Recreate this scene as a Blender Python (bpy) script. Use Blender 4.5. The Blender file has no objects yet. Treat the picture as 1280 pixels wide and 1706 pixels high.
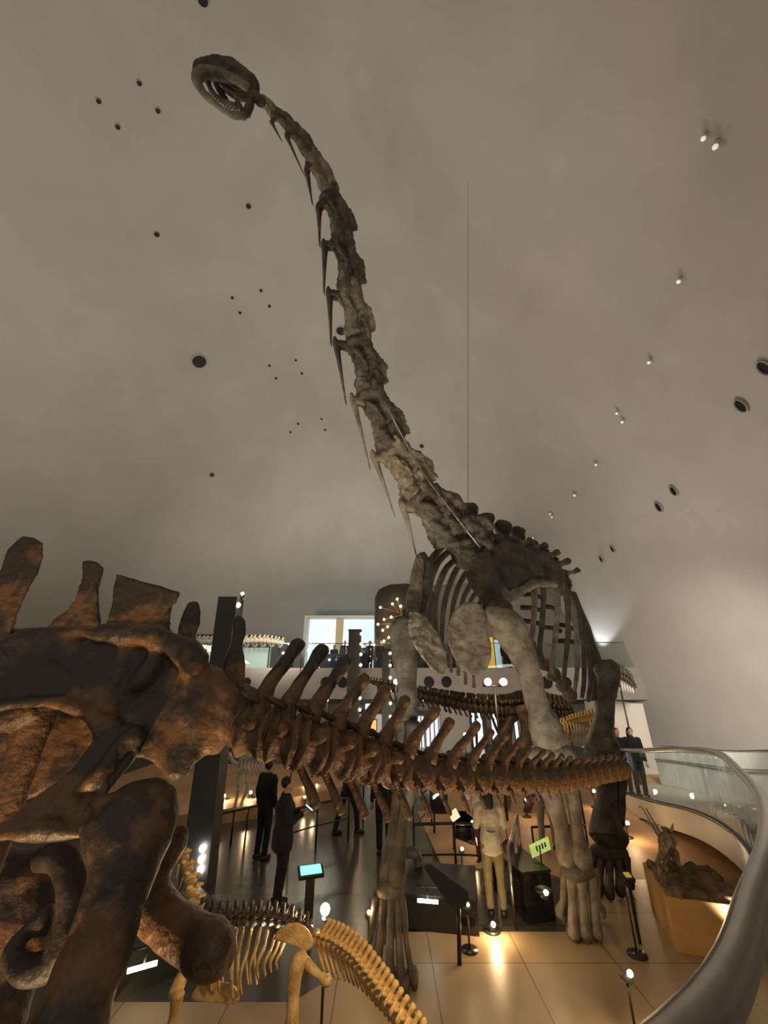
import bpy, bmesh, math, random
from mathutils import Vector, Matrix, noise
random.seed(7)
C = bpy.context.scene.collection
sc = bpy.context.scene
PI = math.pi
R = math.radians

# ---------------------------------------------------------------- camera
FPX, W, H = 660.0, 1280, 1706
TH, CAMZ = R(23), 3.3
CT, ST = math.cos(TH), math.sin(TH)
cd = bpy.data.cameras.new('camera')
cd.sensor_fit = 'VERTICAL'; cd.sensor_height = 24.0; cd.lens = 24.0 * FPX / H
cd.clip_start = 0.05; cd.clip_end = 300
cam = bpy.data.objects.new('camera', cd); C.objects.link(cam)
cam.location = (0, 0, CAMZ); cam.rotation_euler = (PI/2 + TH, 0, 0)
sc.camera = cam

# ---------------------------------------------------------------- light and exposure
wd = bpy.data.worlds.new('world'); sc.world = wd; wd.use_nodes = True
wd.node_tree.nodes['Background'].inputs[0].default_value = (1.0, 0.93, 0.84, 1)
wd.node_tree.nodes['Background'].inputs[1].default_value = 0.30
sc.view_settings.view_transform = 'Standard'; sc.view_settings.look = 'None'
sc.view_settings.gamma = 1.0; sc.view_settings.use_curve_mapping = False
sc.view_settings.exposure = 0.0
sc.cycles.max_bounces = 6; sc.cycles.diffuse_bounces = 3; sc.cycles.sample_clamp_indirect = 4.0

def lamp(kind, loc, energy, col=(1, .72, .42), size=.1, aim=None, angle=90, blend=.6):
    l = bpy.data.lights.new('lamp_light', kind); l.energy = energy; l.color = col
    if kind == 'AREA': l.size = size
    else: l.shadow_soft_size = size
    if kind == 'SPOT': l.spot_size = R(angle); l.spot_blend = blend
    o = bpy.data.objects.new('lamp_light', l); C.objects.link(o); o.location = loc
    if aim is not None:
        o.rotation_euler = (Vector(aim) - Vector(loc)).to_track_quat('-Z', 'Y').to_euler()
    return o
WARM = (1, .66, .34); NEUT = (1, .90, .76); COOL = (.85, .93, 1)
# added wash lights without fixtures, brightening the dome and its right wall
lamp('AREA', (-11, 8, 5.2), 560, NEUT, 3, (-4, 12, 21))
lamp('AREA', (7.5, 13, 4.2), 260, NEUT, 3, (6, 14, 21))
lamp('AREA', (-2, 24, 5.2), 430, NEUT, 3, (0, 14, 21))
lamp('SPOT', (7.4, 10.5, 4.6), 2300, NEUT, .5, (14, 17.5, .4), 105, 1)
lamp('SPOT', (5.6, 6.2, 7), 1300, NEUT, .3, (9.2, 11, 1.2), 55)  # added spot, brightens the outer parapet of the walkway
lamp('SPOT', (-5, 18.5, 5.4), 1050, NEUT, .4, (-7, 33, 9), 130, 1)
lamp('SPOT', (1.5, 14.5, .4), 500, NEUT, .3, (1.5, 21, 3.3), 130, 1)  # added fill for the balcony parapet face
# warm spots on the mounts
lamp('SPOT', (-1.5, 0.9, .45), 380, WARM, .08, (-.75, 1.85, 3.1), 70)
lamp('SPOT', (.9, 2.0, .3), 230, WARM, .08, (.9, 2.9, 2.8), 90)
lamp('SPOT', (1.2, 4.3, .35), 330, NEUT, .1, (1.8, 7.2, 4.6), 80)
lamp('SPOT', (-1.0, 4.8, .4), 700, NEUT, .12, (.3, 7.3, 8.5), 55)
lamp('SPOT', (4.6, 6.6, .35), 200, NEUT, .1, (4.2, 8.6, 4.2), 80)
lamp('SPOT', (0.3, 3.2, 2.2), 90, WARM, .06, (-.8, 4.7, .8), 90)

# ---------------------------------------------------------------- layout helpers: from a view ray to a world point
def ray(px, py):
    xc = (px - W/2) / FPX; yc = -(py - H/2) / FPX
    return Vector((xc, CT - yc*ST, ST + yc*CT))
def at(px, py, Y):
    d = ray(px, py); return Vector((0, 0, CAMZ)) + d * (Y / d.y)
def ad(px, py, s):
    return Vector((0, 0, CAMZ)) + ray(px, py) * s
def gr(px, py, z=0.0):
    d = ray(px, py); return Vector((0, 0, CAMZ)) + d * ((z - CAMZ) / d.z)
def mpp(p):                                              # metres per picture pixel at a world point
    return (p.y*CT + (p.z - CAMZ)*ST) / FPX

# ---------------------------------------------------------------- materials
MATS = {}
def mat(name, col, rough=.6, metal=0, spec=.4, emit=None, es=0, col2=None, scale=6, bump=0, bscale=30, ramp=(.4, .6), detail=5, trans=0, col3=None):
    if name in MATS: return MATS[name]
    m = bpy.data.materials.new(name); m.use_nodes = True
    nt = m.node_tree; b = nt.nodes['Principled BSDF']
    def L(a, c): nt.links.new(a, c)
    c4 = (*col, 1)
    b.inputs['Base Color'].default_value = c4
    b.inputs['Roughness'].default_value = rough; b.inputs['Metallic'].default_value = metal
    b.inputs['Specular IOR Level'].default_value = spec
    if trans: b.inputs['Transmission Weight'].default_value = trans
    if emit: b.inputs['Emission Color'].default_value = (*emit, 1); b.inputs['Emission Strength'].default_value = es
    tc = nt.nodes.new('ShaderNodeTexCoord')
    if col2:
        n = nt.nodes.new('ShaderNodeTexNoise'); n.inputs['Scale'].default_value = scale; n.inputs['Detail'].default_value = detail
        n.inputs['Roughness'].default_value = .62
        r = nt.nodes.new('ShaderNodeValToRGB'); L(tc.outputs['Object'], n.inputs['Vector']); L(n.outputs['Fac'], r.inputs['Fac'])
        r.color_ramp.elements[0].position = ramp[0]; r.color_ramp.elements[0].color = c4
        r.color_ramp.elements[1].position = ramp[1]; r.color_ramp.elements[1].color = (*col2, 1)
        if col3:
            e = r.color_ramp.elements.new(min(.99, ramp[1] + .1)); e.color = (*col3, 1)
        L(r.outputs['Color'], b.inputs['Base Color'])
    if bump:
        n2 = nt.nodes.new('ShaderNodeTexNoise'); n2.inputs['Scale'].default_value = bscale; n2.inputs['Detail'].default_value = 6
        bp = nt.nodes.new('ShaderNodeBump'); bp.inputs['Strength'].default_value = bump; bp.inputs['Distance'].default_value = .02
        L(tc.outputs['Object'], n2.inputs['Vector']); L(n2.outputs['Fac'], bp.inputs['Height']); L(bp.outputs['Normal'], b.inputs['Normal'])
    MATS[name] = m
    return m
BROWN = mat('brown_bone', (.062, .046, .031), .48, spec=.45, col2=(.21, .108, .045), scale=3.0, bump=.5, bscale=28, ramp=(.50, .57), col3=(.11, .058, .026))
TAILB = mat('brown_tail_bone', (.075, .042, .021), .46, spec=.5, col2=(.225, .118, .052), scale=7, bump=.6, bscale=40, ramp=(.42, .58), col3=(.125, .068, .032))
GREY = mat('grey_bone', (.062, .053, .041), .62, spec=.35, col2=(.14, .12, .09), scale=3.5, bump=.6, bscale=16, ramp=(.38, .6), col3=(.26, .22, .16))
PALEG = mat('pale_grey_bone', (.15, .128, .094), .62, spec=.35, col2=(.31, .27, .195), scale=5, bump=.8, bscale=12, ramp=(.38, .62), col3=(.26, .225, .17))
GOLD = mat('yellow_bone', (.36, .23, .085), .5, spec=.4, col2=(.60, .42, .17), scale=9, bump=.4, bscale=50)
DARKB = mat('dark_bone', (.035, .026, .018), .55, col2=(.085, .062, .042), scale=6, bump=.5, bscale=25)
IVORY = mat('ivory_bone', (.50, .44, .33), .55, col2=(.62, .56, .43), scale=10)
DOMEM = mat('dome_plaster', (.47, .445, .41), .55, spec=.35, col2=(.53, .505, .47), scale=.35, ramp=(.35, .68), detail=4)
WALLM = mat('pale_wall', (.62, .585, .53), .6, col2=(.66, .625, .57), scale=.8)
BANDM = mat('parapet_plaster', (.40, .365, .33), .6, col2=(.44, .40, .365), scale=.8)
DARKM = mat('dark_metal', (.032, .032, .030), .38, metal=.5, spec=.5)
PILM = mat('dark_pillar_paint', (.045, .044, .040), .5, col2=(.055, .054, .05), scale=2)
BLACKM = mat('black_void', (.006, .006, .006), .5)
STEEL = mat('brushed_steel', (.52, .50, .47), .27, metal=1.0, col2=(.46, .44, .41), scale=14)
GLOSSB = mat('black_gloss', (.012, .012, .011), .06, spec=.6)
SANDM = mat('sand_floor', (.38, .225, .115), .55, col2=(.46, .29, .155), scale=1.2, bump=.15, bscale=14)
WOODM = mat('tan_box_board', (.52, .30, .10), .55, col2=(.57, .34, .125), scale=3)
ROCKM = mat('brown_rock', (.10, .062, .03), .8, col2=(.20, .125, .065), scale=6, bump=1.0, bscale=12)
BLUEM = mat('navy_counter', (.018, .026, .085), .45)
BULB = mat('warm_bulb', (1, .8, .5), emit=(1, .72, .42), es=45)
BULBS = mat('small_bulb', (1, .8, .5), emit=(1, .70, .38), es=16)
BULBW = mat('white_bulb', (1, .95, .9), emit=(1, .92, .86), es=30)
TUBEM = mat('strip_light', (1, 1, .9), emit=(1, .95, .80), es=14)
LITP = mat('lit_white_panel', (.8, .85, .9), emit=(.86, .92, 1), es=1.5)
LITC = mat('lit_cyan_wall', (.7, .85, .85), emit=(.66, .92, .94), es=.72, col2=(.8, .9, .9), scale=.6)
LITW = mat('lit_warm_panel', (.8, .5, .2), emit=(1, .42, .10), es=1.3)
LITS = mat('lit_screen', (.3, .9, .8), emit=(.30, .95, .78), es=1.1)
LITB = mat('lit_phone', (.4, .6, 1), emit=(.45, .70, 1), es=1.3)
LITBL = mat('lit_blue_panel', (.1, .25, .6), emit=(.12, .30, .62), es=.55)
LITG = mat('lit_sign', (.45, .6, .15), emit=(.50, .62, .16), es=.8, col2=(.2, .3, .1), scale=20)

def glass_mat():
    m = bpy.data.materials.new('clear_glass'); m.use_nodes = True; nt = m.node_tree
    nt.nodes.clear()
    o = nt.nodes.new('ShaderNodeOutputMaterial'); t = nt.nodes.new('ShaderNodeBsdfTransparent'); g = nt.nodes.new('ShaderNodeBsdfGlossy')
    lw = nt.nodes.new('ShaderNodeLayerWeight'); lw.inputs[0].default_value = .5
    pw = nt.nodes.new('ShaderNodeMath'); pw.operation = 'POWER'; pw.inputs[1].default_value = 4
    f = nt.nodes.new('ShaderNodeMath'); f.operation = 'MULTIPLY_ADD'; f.inputs[1].default_value = .6; f.inputs[2].default_value = .03
    nt.links.new(lw.outputs['Facing'], pw.inputs[0]); nt.links.new(pw.outputs[0], f.inputs[0]); mx = nt.nodes.new('ShaderNodeMixShader')
    t.inputs[0].default_value = (.93, .955, .945, 1); g.inputs['Roughness'].default_value = .015; pass
    nt.links.new(f.outputs[0], mx.inputs[0]); nt.links.new(t.outputs[0], mx.inputs[1]); nt.links.new(g.outputs[0], mx.inputs[2]); nt.links.new(mx.outputs[0], o.inputs[0])
    return m
GLASS = glass_mat()

def tile_mat(name, c1, c2, cm, size, rough=.3):
    m = bpy.data.materials.new(name); m.use_nodes = True; nt = m.node_tree; b = nt.nodes['Principled BSDF']
    tc = nt.nodes.new('ShaderNodeTexCoord'); br = nt.nodes.new('ShaderNodeTexBrick')
    br.offset = 0; br.inputs['Scale'].default_value = 1; br.inputs['Mortar Size'].default_value = .010
    br.inputs['Brick Width'].default_value = size; br.inputs['Row Height'].default_value = size
    br.inputs['Color1'].default_value = (*c1, 1); br.inputs['Color2'].default_value = (*c2, 1); br.inputs['Mortar'].default_value = (*cm, 1)
    nz = nt.nodes.new('ShaderNodeTexNoise'); nz.inputs['Scale'].default_value = 1.5
    mx = nt.nodes.new('ShaderNodeMixRGB'); mx.blend_type = 'MULTIPLY'; mx.inputs[0].default_value = .35
    nt.links.new(tc.outputs['Object'], br.inputs['Vector']); nt.links.new(tc.outputs['Object'], nz.inputs['Vector'])
    nt.links.new(br.outputs['Color'], mx.inputs[1]); nt.links.new(nz.outputs['Fac'], mx.inputs[2]); nt.links.new(mx.outputs[0], b.inputs['Base Color'])
    b.inputs['Roughness'].default_value = rough
    return m
TILE = tile_mat('platform_tiles', (.44, .325, .185), (.40, .295, .165), (.20, .13, .07), 1.15, .42)
GREYF = tile_mat('walkway_tiles', (.10, .094, .078), (.09, .084, .07), (.07, .065, .055), .9, .22)

# ---------------------------------------------------------------- mesh helpers
def cr(pts, n):
    """Catmull-Rom through tuples of any width, n steps a span."""
    P = [tuple(p) for p in pts]
    if len(P) < 3 or n <= 1:
        out = []
        for a, b in zip(P, P[1:]):
            for k in range(n): out.append(tuple(x + (y - x)*k/n for x, y in zip(a, b)))
        return out + [P[-1]]
    E = [tuple(2*a - b for a, b in zip(P[0], P[1]))] + P + [tuple(2*a - b for a, b in zip(P[-1], P[-2]))]
    out = []
    for i in range(1, len(E) - 2):
        p0, p1, p2, p3 = E[i-1:i+3]
        for k in range(n):
            t = k / n
            out.append(tuple(.5*((2*b) + (c - a)*t + (2*a - 5*b + 4*c - d)*t*t + (3*b - a - 3*c + d)*t**3) for a, b, c, d in zip(p0, p1, p2, p3)))
    return out + [P[-1]]

def tube(bm, pts, seg=10, n=4, ref=None, caps=True):
    """pts: (x,y,z,r) or (x,y,z,ra,rb): ra along ref, rb across it."""
    pts = [tuple(p) if len(p) == 5 else (*p, p[3]) for p in [tuple(q) for q in pts]]
    S = cr(pts, n)
    pos = [Vector(s[:3]) for s in S]
    last, rings = None, []
    N = len(S)
    for i in range(N):
        t = pos[min(i+1, N-1)] - pos[max(i-1, 0)]
        if t.length < 1e-9: t = Vector((0, 0, 1))
        t.normalize()
        u = Vector(ref) if ref is not None else (last if last is not None else (Vector((0, 0, 1)) if abs(t.z) < .9 else Vector((1, 0, 0))))
        u = u - t*u.dot(t)
        if u.length < 1e-4: u = t.orthogonal()
        u.normalize(); v = t.cross(u); last = u
        ra, rb = max(S[i][3], 1e-4), max(S[i][4], 1e-4)
        def ring(c, k): return [bm.verts.new(c + u*(ra*k*math.cos(2*PI*j/seg)) + v*(rb*k*math.sin(2*PI*j/seg))) for j in range(seg)]
        if i == 0 and caps: rings.append(ring(pos[i] - t*min(ra, rb)*.35, .62))
        rings.append(ring(pos[i], 1))
        if i == N-1 and caps: rings.append(ring(pos[i] + t*min(ra, rb)*.35, .62))
    for a, b in zip(rings, rings[1:]):
        for j in range(seg): bm.faces.new((a[j], a[(j+1) % seg], b[(j+1) % seg], b[j]))
    bm.faces.new(list(reversed(rings[0]))); bm.faces.new(rings[-1])

def ptube(bm, pts, seg=10, n=4, ref=None):
    """pts: (px, py, Y, rpx[, rpx2])."""
    q = []
    for p in pts:
        w = at(p[0], p[1], p[2]); k = mpp(w)
        q.append((*w, *[r*k for r in p[3:]]))
    tube(bm, q, seg, n, ref)

def blob(bm, c, r, rot=None, sub=2):
    M = Matrix.Translation(Vector(c)) @ (rot.to_4x4() if rot is not None else Matrix.Identity(4)) @ Matrix.Diagonal((*( (r, r, r) if isinstance(r, (int, float)) else r), 1))
    bmesh.ops.create_icosphere(bm, subdivisions=sub, radius=1, matrix=M)

def box(bm, c, s, rz=0, M=None):
    T = (M if M is not None else Matrix.Translation(Vector(c)) @ Matrix.Rotation(rz, 4, 'Z')) @ Matrix.Diagonal((*s, 1))
    bmesh.ops.create_cube(bm, size=1, matrix=T)

def cyl(bm, a, b, r, r2=None, seg=16):
    a, b = Vector(a), Vector(b); d = b - a
    M = Matrix.Translation((a + b)/2) @ d.to_track_quat('Z', 'Y').to_matrix().to_4x4()
    bmesh.ops.create_cone(bm, cap_ends=True, segments=seg, radius1=r, radius2=r if r2 is None else r2, depth=d.length, matrix=M)

def prism(bm, pts, off):
    """closed outline of world points, extruded by the vector off (centred)."""
    off = Vector(off)
    a = [bm.verts.new(Vector(p) - off/2) for p in pts]; b = [bm.verts.new(Vector(p) + off/2) for p in pts]
    f1 = bm.faces.new(a); f2 = bm.faces.new(list(reversed(b)))
    n = len(a)
    for i in range(n): bm.faces.new((a[(i+1) % n], a[i], b[i], b[(i+1) % n]))
    bmesh.ops.triangulate(bm, faces=[f1, f2])

def slab(bm, outline, thick, n=3):
    """outline: (px, py, Y) picture points -> thick plate along its own view ray."""
    w = [at(*p) for p in outline]
    w = [Vector(p) for p in cr([tuple(p) for p in w] + [tuple(w[0])], n)[:-1]]
    c = sum(w, Vector())/len(w)
    d = (c - Vector((0, 0, CAMZ))).normalized()
    prism(bm, w, d*thick)

def obj(name, bm, m, parent=None, smooth=True, jitter=0, jscale=3, fuse=0, sm=3):
    bmesh.ops.recalc_face_normals(bm, faces=bm.faces)
    me = bpy.data.meshes.new(name); bm.to_mesh(me); bm.free()
    if fuse:
        t = bpy.data.objects.new('fuse', me); C.objects.link(t)
        md = t.modifiers.new('r', 'REMESH'); md.mode = 'VOXEL'; md.voxel_size = fuse
        if sm:
            m2 = t.modifiers.new('s', 'SMOOTH'); m2.factor = .5; m2.iterations = sm
        dg = bpy.context.evaluated_depsgraph_get()
        me2 = bpy.data.meshes.new_from_object(t.evaluated_get(dg))
        bpy.data.objects.remove(t); bpy.data.meshes.remove(me); me = me2; me.name = name
    if jitter:
        nn = [v.normal.copy() for v in me.vertices]
        for v, k in zip(me.vertices, nn):
            v.co += k * jitter * (noise.noise(v.co*jscale) + .5*noise.noise(v.co*jscale*2.7))
    vs = me.vertices
    lo = Vector([min(v.co[i] for v in vs) for i in range(3)]); hi = Vector([max(v.co[i] for v in vs) for i in range(3)])
    c = (lo + hi)/2
    me.transform(Matrix.Translation(-c))
    me.materials.clear(); me.materials.append(m)
    me.polygons.foreach_set('use_smooth', [smooth]*len(me.polygons))
    o = bpy.data.objects.new(name, me); C.objects.link(o)
    if parent is not None:
        o.parent = parent
        pw = Vector((0, 0, 0)); q = parent
        while q is not None: pw += q.location; q = q.parent
        o.location = c - pw
    else: o.location = c
    return o
def thing(name, label, cat, loc=(0, 0, 0), group=None):
    o = bpy.data.objects.new(name, None); C.objects.link(o); o.location = loc; o.empty_display_size = .2
    return tag(o, label, cat, group)
def tag(o, label, cat, group=None):
    o['label'] = label; o['category'] = cat
    if group: o['group'] = group
    return o
def struct(name, bm, m, smooth=False, **k):
    o = obj(name, bm, m, None, smooth, **k); o['kind'] = 'structure'; return o
NB = bmesh.new
def copy_tree(o, parent=None):
    c = o.copy(); C.objects.link(c); c.parent = parent
    for ch in list(o.children): copy_tree(ch, c)
    return c
# ================================================================= the hall
DC, DR = Vector((-3, 10, 0)), Vector((17, 24, 21))
def dome_hit(px, py):
    d = ray(px, py); o = Vector((0, 0, CAMZ)) - DC
    q = lambda v: Vector((v.x/DR.x, v.y/DR.y, v.z/DR.z))
    a, b, c = q(d).dot(q(d)), 2*q(d).dot(q(o)), q(o).dot(q(o)) - 1
    t = (-b + math.sqrt(b*b - 4*a*c))/(2*a)
    p = Vector((0, 0, CAMZ)) + d*t
    n = -Vector(((p.x-DC.x)/DR.x**2, (p.y-DC.y)/DR.y**2, (p.z-DC.z)/DR.z**2)).normalized()
    return p, n
bm = NB()
NU, NV = 160, 60
G = [[bm.verts.new((DC.x + DR.x*math.cos(v)*math.cos(u), DC.y + DR.y*math.cos(v)*math.sin(u), DC.z + DR.z*math.sin(v)))
      for u in (2*PI*i/NU for i in range(NU))] for v in (PI/2*j/NV*.995 for j in range(NV+1))]
for j in range(NV):
    for i in range(NU):
        q = (G[j][i], G[j][(i+1) % NU], G[j+1][(i+1) % NU], G[j+1][i])
        if sum(v.co.y for v in q)/4 > -6: bm.faces.new(q)
bm.faces.new(G[NV])
for v in [v for v in bm.verts if not v.link_faces]: bm.verts.remove(v)
dome = struct('ceiling', bm, DOMEM, True)

bm = NB(); box(bm, (-1, 14, -.1), (44, 44, .2)); struct('floor', bm, GREYF)
def floor_slab(name, pts, z0, z1, m):
    bm = NB(); prism(bm, [Vector((x, y, (z0+z1)/2)) for x, y in pts], (0, 0, z1-z0)); return struct(name, bm, m)
floor_slab('floor_front_platform', [(-3.2, 2.2), (9, 2.2), (9, 9.0), (3.2, 9.0), (2.75, 7.42), (.3, 7.42), (-1.0, 6.1), (-3.2, 6.1)], 0, .05, TILE)
floor_slab('floor_sand_right', [(3.2, 9.002), (9.5, 9.002), (11, 19), (2.1, 19), (1.6, 11)], 0, .05, SANDM)
floor_slab('floor_sand_left', [(-9, 12.0), (-5.6, 11.3), (-3.2, 12.6), (-1.2, 14.5), (-.5, 18), (-9, 18)], 0, .3, SANDM)
floor_slab('floor_sand_centre', [(1.1, 9.6), (2.6, 9.6), (2.2, 13), (.9, 13)], 0, .05, SANDM)

# ---- balcony: parapet band, floor, ceiling below, back wall
arc = []
for px, Y in ((-420, 16.5), (-160, 18.5), (60, 19.8), (260, 20.6), (450, 21), (640, 21.1), (860, 20.9), (1000, 20.5), (1080, 20.2)):
    p = at(px, 1140, Y); arc.append((p.x, p.y))
arc = [Vector((a[0], a[1], 0)) for a in cr(arc, 6)]
def arc_z(px, py):                                       # height on the parapet's face for a picture row
    return at(px, py, 21).z
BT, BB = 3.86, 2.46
def strip(bm, z0, z1, off, th, pts=None):
    pts = pts or arc
    n = len(pts)
    a = [Vector((p.x, p.y + off, z0)) for p in pts]
    rows = []
    for p in a: rows.append([bm.verts.new(p + Vector(o)) for o in ((0, 0, 0), (0, th, 0), (0, th, z1-z0), (0, 0, z1-z0))])
    for r, s in zip(rows, rows[1:]):
        for k in range(4): bm.faces.new((r[k], r[(k+1) % 4], s[(k+1) % 4], s[k]))
    bm.faces.new(rows[0]); bm.faces.new(list(reversed(rows[-1])))
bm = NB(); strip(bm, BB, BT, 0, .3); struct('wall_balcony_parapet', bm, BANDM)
bm = NB(); strip(bm, 3.3, 3.55, .31, 6); struct('floor_balcony', bm, GREYF)
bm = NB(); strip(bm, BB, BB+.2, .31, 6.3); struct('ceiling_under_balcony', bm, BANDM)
bm = NB(); strip(bm, 0, BB-.01, 4.5, .3); struct('wall_lower_back', bm, WALLM)
a, b = at(1018, 1180, 17.5), at(1073, 1180, 17.5)
bm = NB(); box(bm, ((a.x+b.x)/2, 18.6, 1.22), (b.x-a.x, 2.2, 2.44)); struct('wall_lower_right', bm, WALLM)
a, b = at(735, 1200, 22.6), at(783, 1200, 22.6)
bm = NB(); box(bm, ((a.x+b.x)/2, 23, 1.2), (b.x-a.x, .5, 2.4)); struct('wall_lower_centre', bm, WALLM)
# dark upper soffit bands
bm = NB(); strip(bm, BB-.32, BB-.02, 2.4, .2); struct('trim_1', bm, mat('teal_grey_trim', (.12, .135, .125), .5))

# glass rail on the balcony
r = thing('balcony_glass_railing', 'long clear glass railing with thin metal top rail along the balcony edge', 'railing', (arc[0].x, arc[0].y, BT))
bm = NB(); tube(bm, [(p.x, p.y+.12, 5.02, .025) for p in arc], 6, 1); obj('top_rail', bm, STEEL, r)
for i in range(0, len(arc)-4, 4):
    bm = NB(); a, b = arc[i], arc[i+4]
    prism(bm, [Vector((a.x+.02, a.y+.12, BT)), Vector((b.x-.02, b.y+.12, BT)), Vector((b.x-.02, b.y+.12, 5.0)), Vector((a.x+.02, a.y+.12, 5.0))], (0, .012, 0))
    obj('glass_panel', bm, GLASS, r, False)

# round ports in the parapet
port_lab = ['leftmost round black port in the pale balcony parapet, just right of the tall brown spine',
            'left of the two close round black ports in the parapet, by the broad column',
            'right one of the pair of round black ports in the parapet, by the column',
            'round black port in the balcony parapet just right of the sauropod left front leg',
            'round black port in the balcony parapet beneath the narrow hanging breast bone',
            'round black port in the balcony parapet seen between the big foreleg and the ribs',
            'rightmost round black port in the balcony parapet behind the rib tips']
for (px, py, rp), lab in zip(((412, 1136, 6), (543, 1137, 8), (571, 1137, 8), (715, 1136, 8), (744, 1136, 8), (911, 1137, 9), (944, 1137, 8)), port_lab):
    best = None
    for k in range(len(arc)-1):
        for t in (0, .25, .5, .75):
            q = arc[k].lerp(arc[k+1], t); e = at(px, py, q.y)
            if best is None or abs(e.x-q.x) < best[0]: best = (abs(e.x-q.x), e)
    p = best[1]; k = mpp(p)*rp
    tr = thing('round_port', lab, 'port', p, 'round ports along the balcony')
    bm = NB(); cyl(bm, p + Vector((0, .1, 0)), p + Vector((0, -.03, 0)), k, seg=24); obj('port_disc', bm, BLACKM, tr, False)
    bm = NB(); n_ = 24
    tube(bm, [(p.x + k*math.cos(2*PI*i/n_), p.y - .03, p.z + k*math.sin(2*PI*i/n_), .018) for i in range(n_+1)], 6, 1, caps=False); obj('rim', bm, DARKM, tr)

# ---- theatre tower behind the sauropod
c = at(806, 1000, 22.8)
bm = NB()
prof = [(6.1, 3.56), (5.98, 4.6), (5.75, 6.2), (5.5, 7.5), (5.2, 8.0), (4.4, 8.4), (.01, 8.7)]
rr = [[bm.verts.new((c.x + r_*math.cos(2*PI*i/64), 23.7 + r_*.22*math.sin(2*PI*i/64), z)) for i in range(64)] for r_, z in prof]
for a, b in zip(rr, rr[1:]):
    for i in range(64): bm.faces.new((a[i], a[(i+1) % 64], b[(i+1) % 64], b[i]))
o = tag(obj('round_tower', bm, mat('tower_paint', (.27, .25, .225), .6, col2=(.31, .285, .255), scale=1)), 'broad grey round tapered tower standing on the balcony behind the sauropod ribs', 'tower')
cq = at(676, 1000, 22.2); zq = at(676, 975, 22.2).z
bm = NB(); rr = [[bm.verts.new((cq.x + r_*math.cos(2*PI*i/48), 22.2 + r_*.35*math.sin(2*PI*i/48), z)) for i in range(48)] for r_, z in ((1.75, 3.56), (1.72, zq-.7), (1.5, zq-.25), (1.0, zq), (.01, zq+.1))]
for a, b in zip(rr, rr[1:]):
    for i in range(48): bm.faces.new((a[i], a[(i+1) % 48], b[(i+1) % 48], b[i]))
tag(obj('dark_drum', bm, mat('drum_paint', (.050, .042, .034), .6, col2=(.066, .056, .046), scale=1)), 'dark brown drum on the balcony behind the golden bulb rods', 'drum')
# bright alcove behind balcony
a, b = at(514, 1030, 27), at(640, 1030, 27)
bm = NB(); z0, z1 = 3.56, at(560, 1030, 27).z
w = b.x-a.x
box(bm, ((a.x+b.x)/2, 27.6, (z0+z1)/2), (w, .1, z1-z0)); lw = struct('window_1', bm, LITC)
al = thing('display_alcove', 'pale surround of the bright cyan display alcove above the balcony', 'alcove', ((a.x+b.x)/2, 27, z0))
for nm, cc, ss in (('side_panel', (a.x-.12, 27.2, (z0+z1)/2), (.2, .8, z1-z0)), ('side_panel', (b.x+.12, 27.2, (z0+z1)/2), (.2, .8, z1-z0)), ('head_panel', ((a.x+b.x)/2, 27.2, z1+.08), (w+.44, .8, .14))):
    bm = NB(); box(bm, cc, ss); obj(nm, bm, WALLM, al, False)
bm = NB(); n_ = 24
cx = a.x + w*.38
prism(bm, [Vector((cx + 1.7*math.cos(PI*i/n_), 27.5, z0 + 2.6*math.sin(PI*i/n_))) for i in range(n_+1)], (0, .06, 0))
tag(obj('arched_display_panel', bm, LITP, None, False), 'white arched display panel inside the bright cyan alcove', 'panel')
bm = NB(); q = at(566, 1045, 27.3); box(bm, (q.x, 27.3, (z0+z1)/2), (.5, .12, z1-z0)); tag(obj('alcove_post', bm, mat('warm_post', (.75, .6, .38), .5), None, False), 'warm cream post standing in the middle of the bright alcove', 'post')
bm = NB(); q = at(547, 1103, 21.6); q2 = at(598, 1103, 21.6)
box(bm, ((q.x+q2.x)/2, 21.95, 4.05), (q2.x-q.x+.9, .5, 1.0)); tag(obj('navy_counter', bm, BLUEM, None, False), 'long navy blue counter on the balcony below the bright alcove', 'counter')
bm = NB(); q = at(690, 1103, 22); box(bm, (q.x+1.6, 21.7, 4.05), (1.9, .4, 1.0)); tag(obj('navy_counter', bm, BLUEM, None, False), 'navy blue counter on the balcony behind the hanging breast bones', 'counter')
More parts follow.
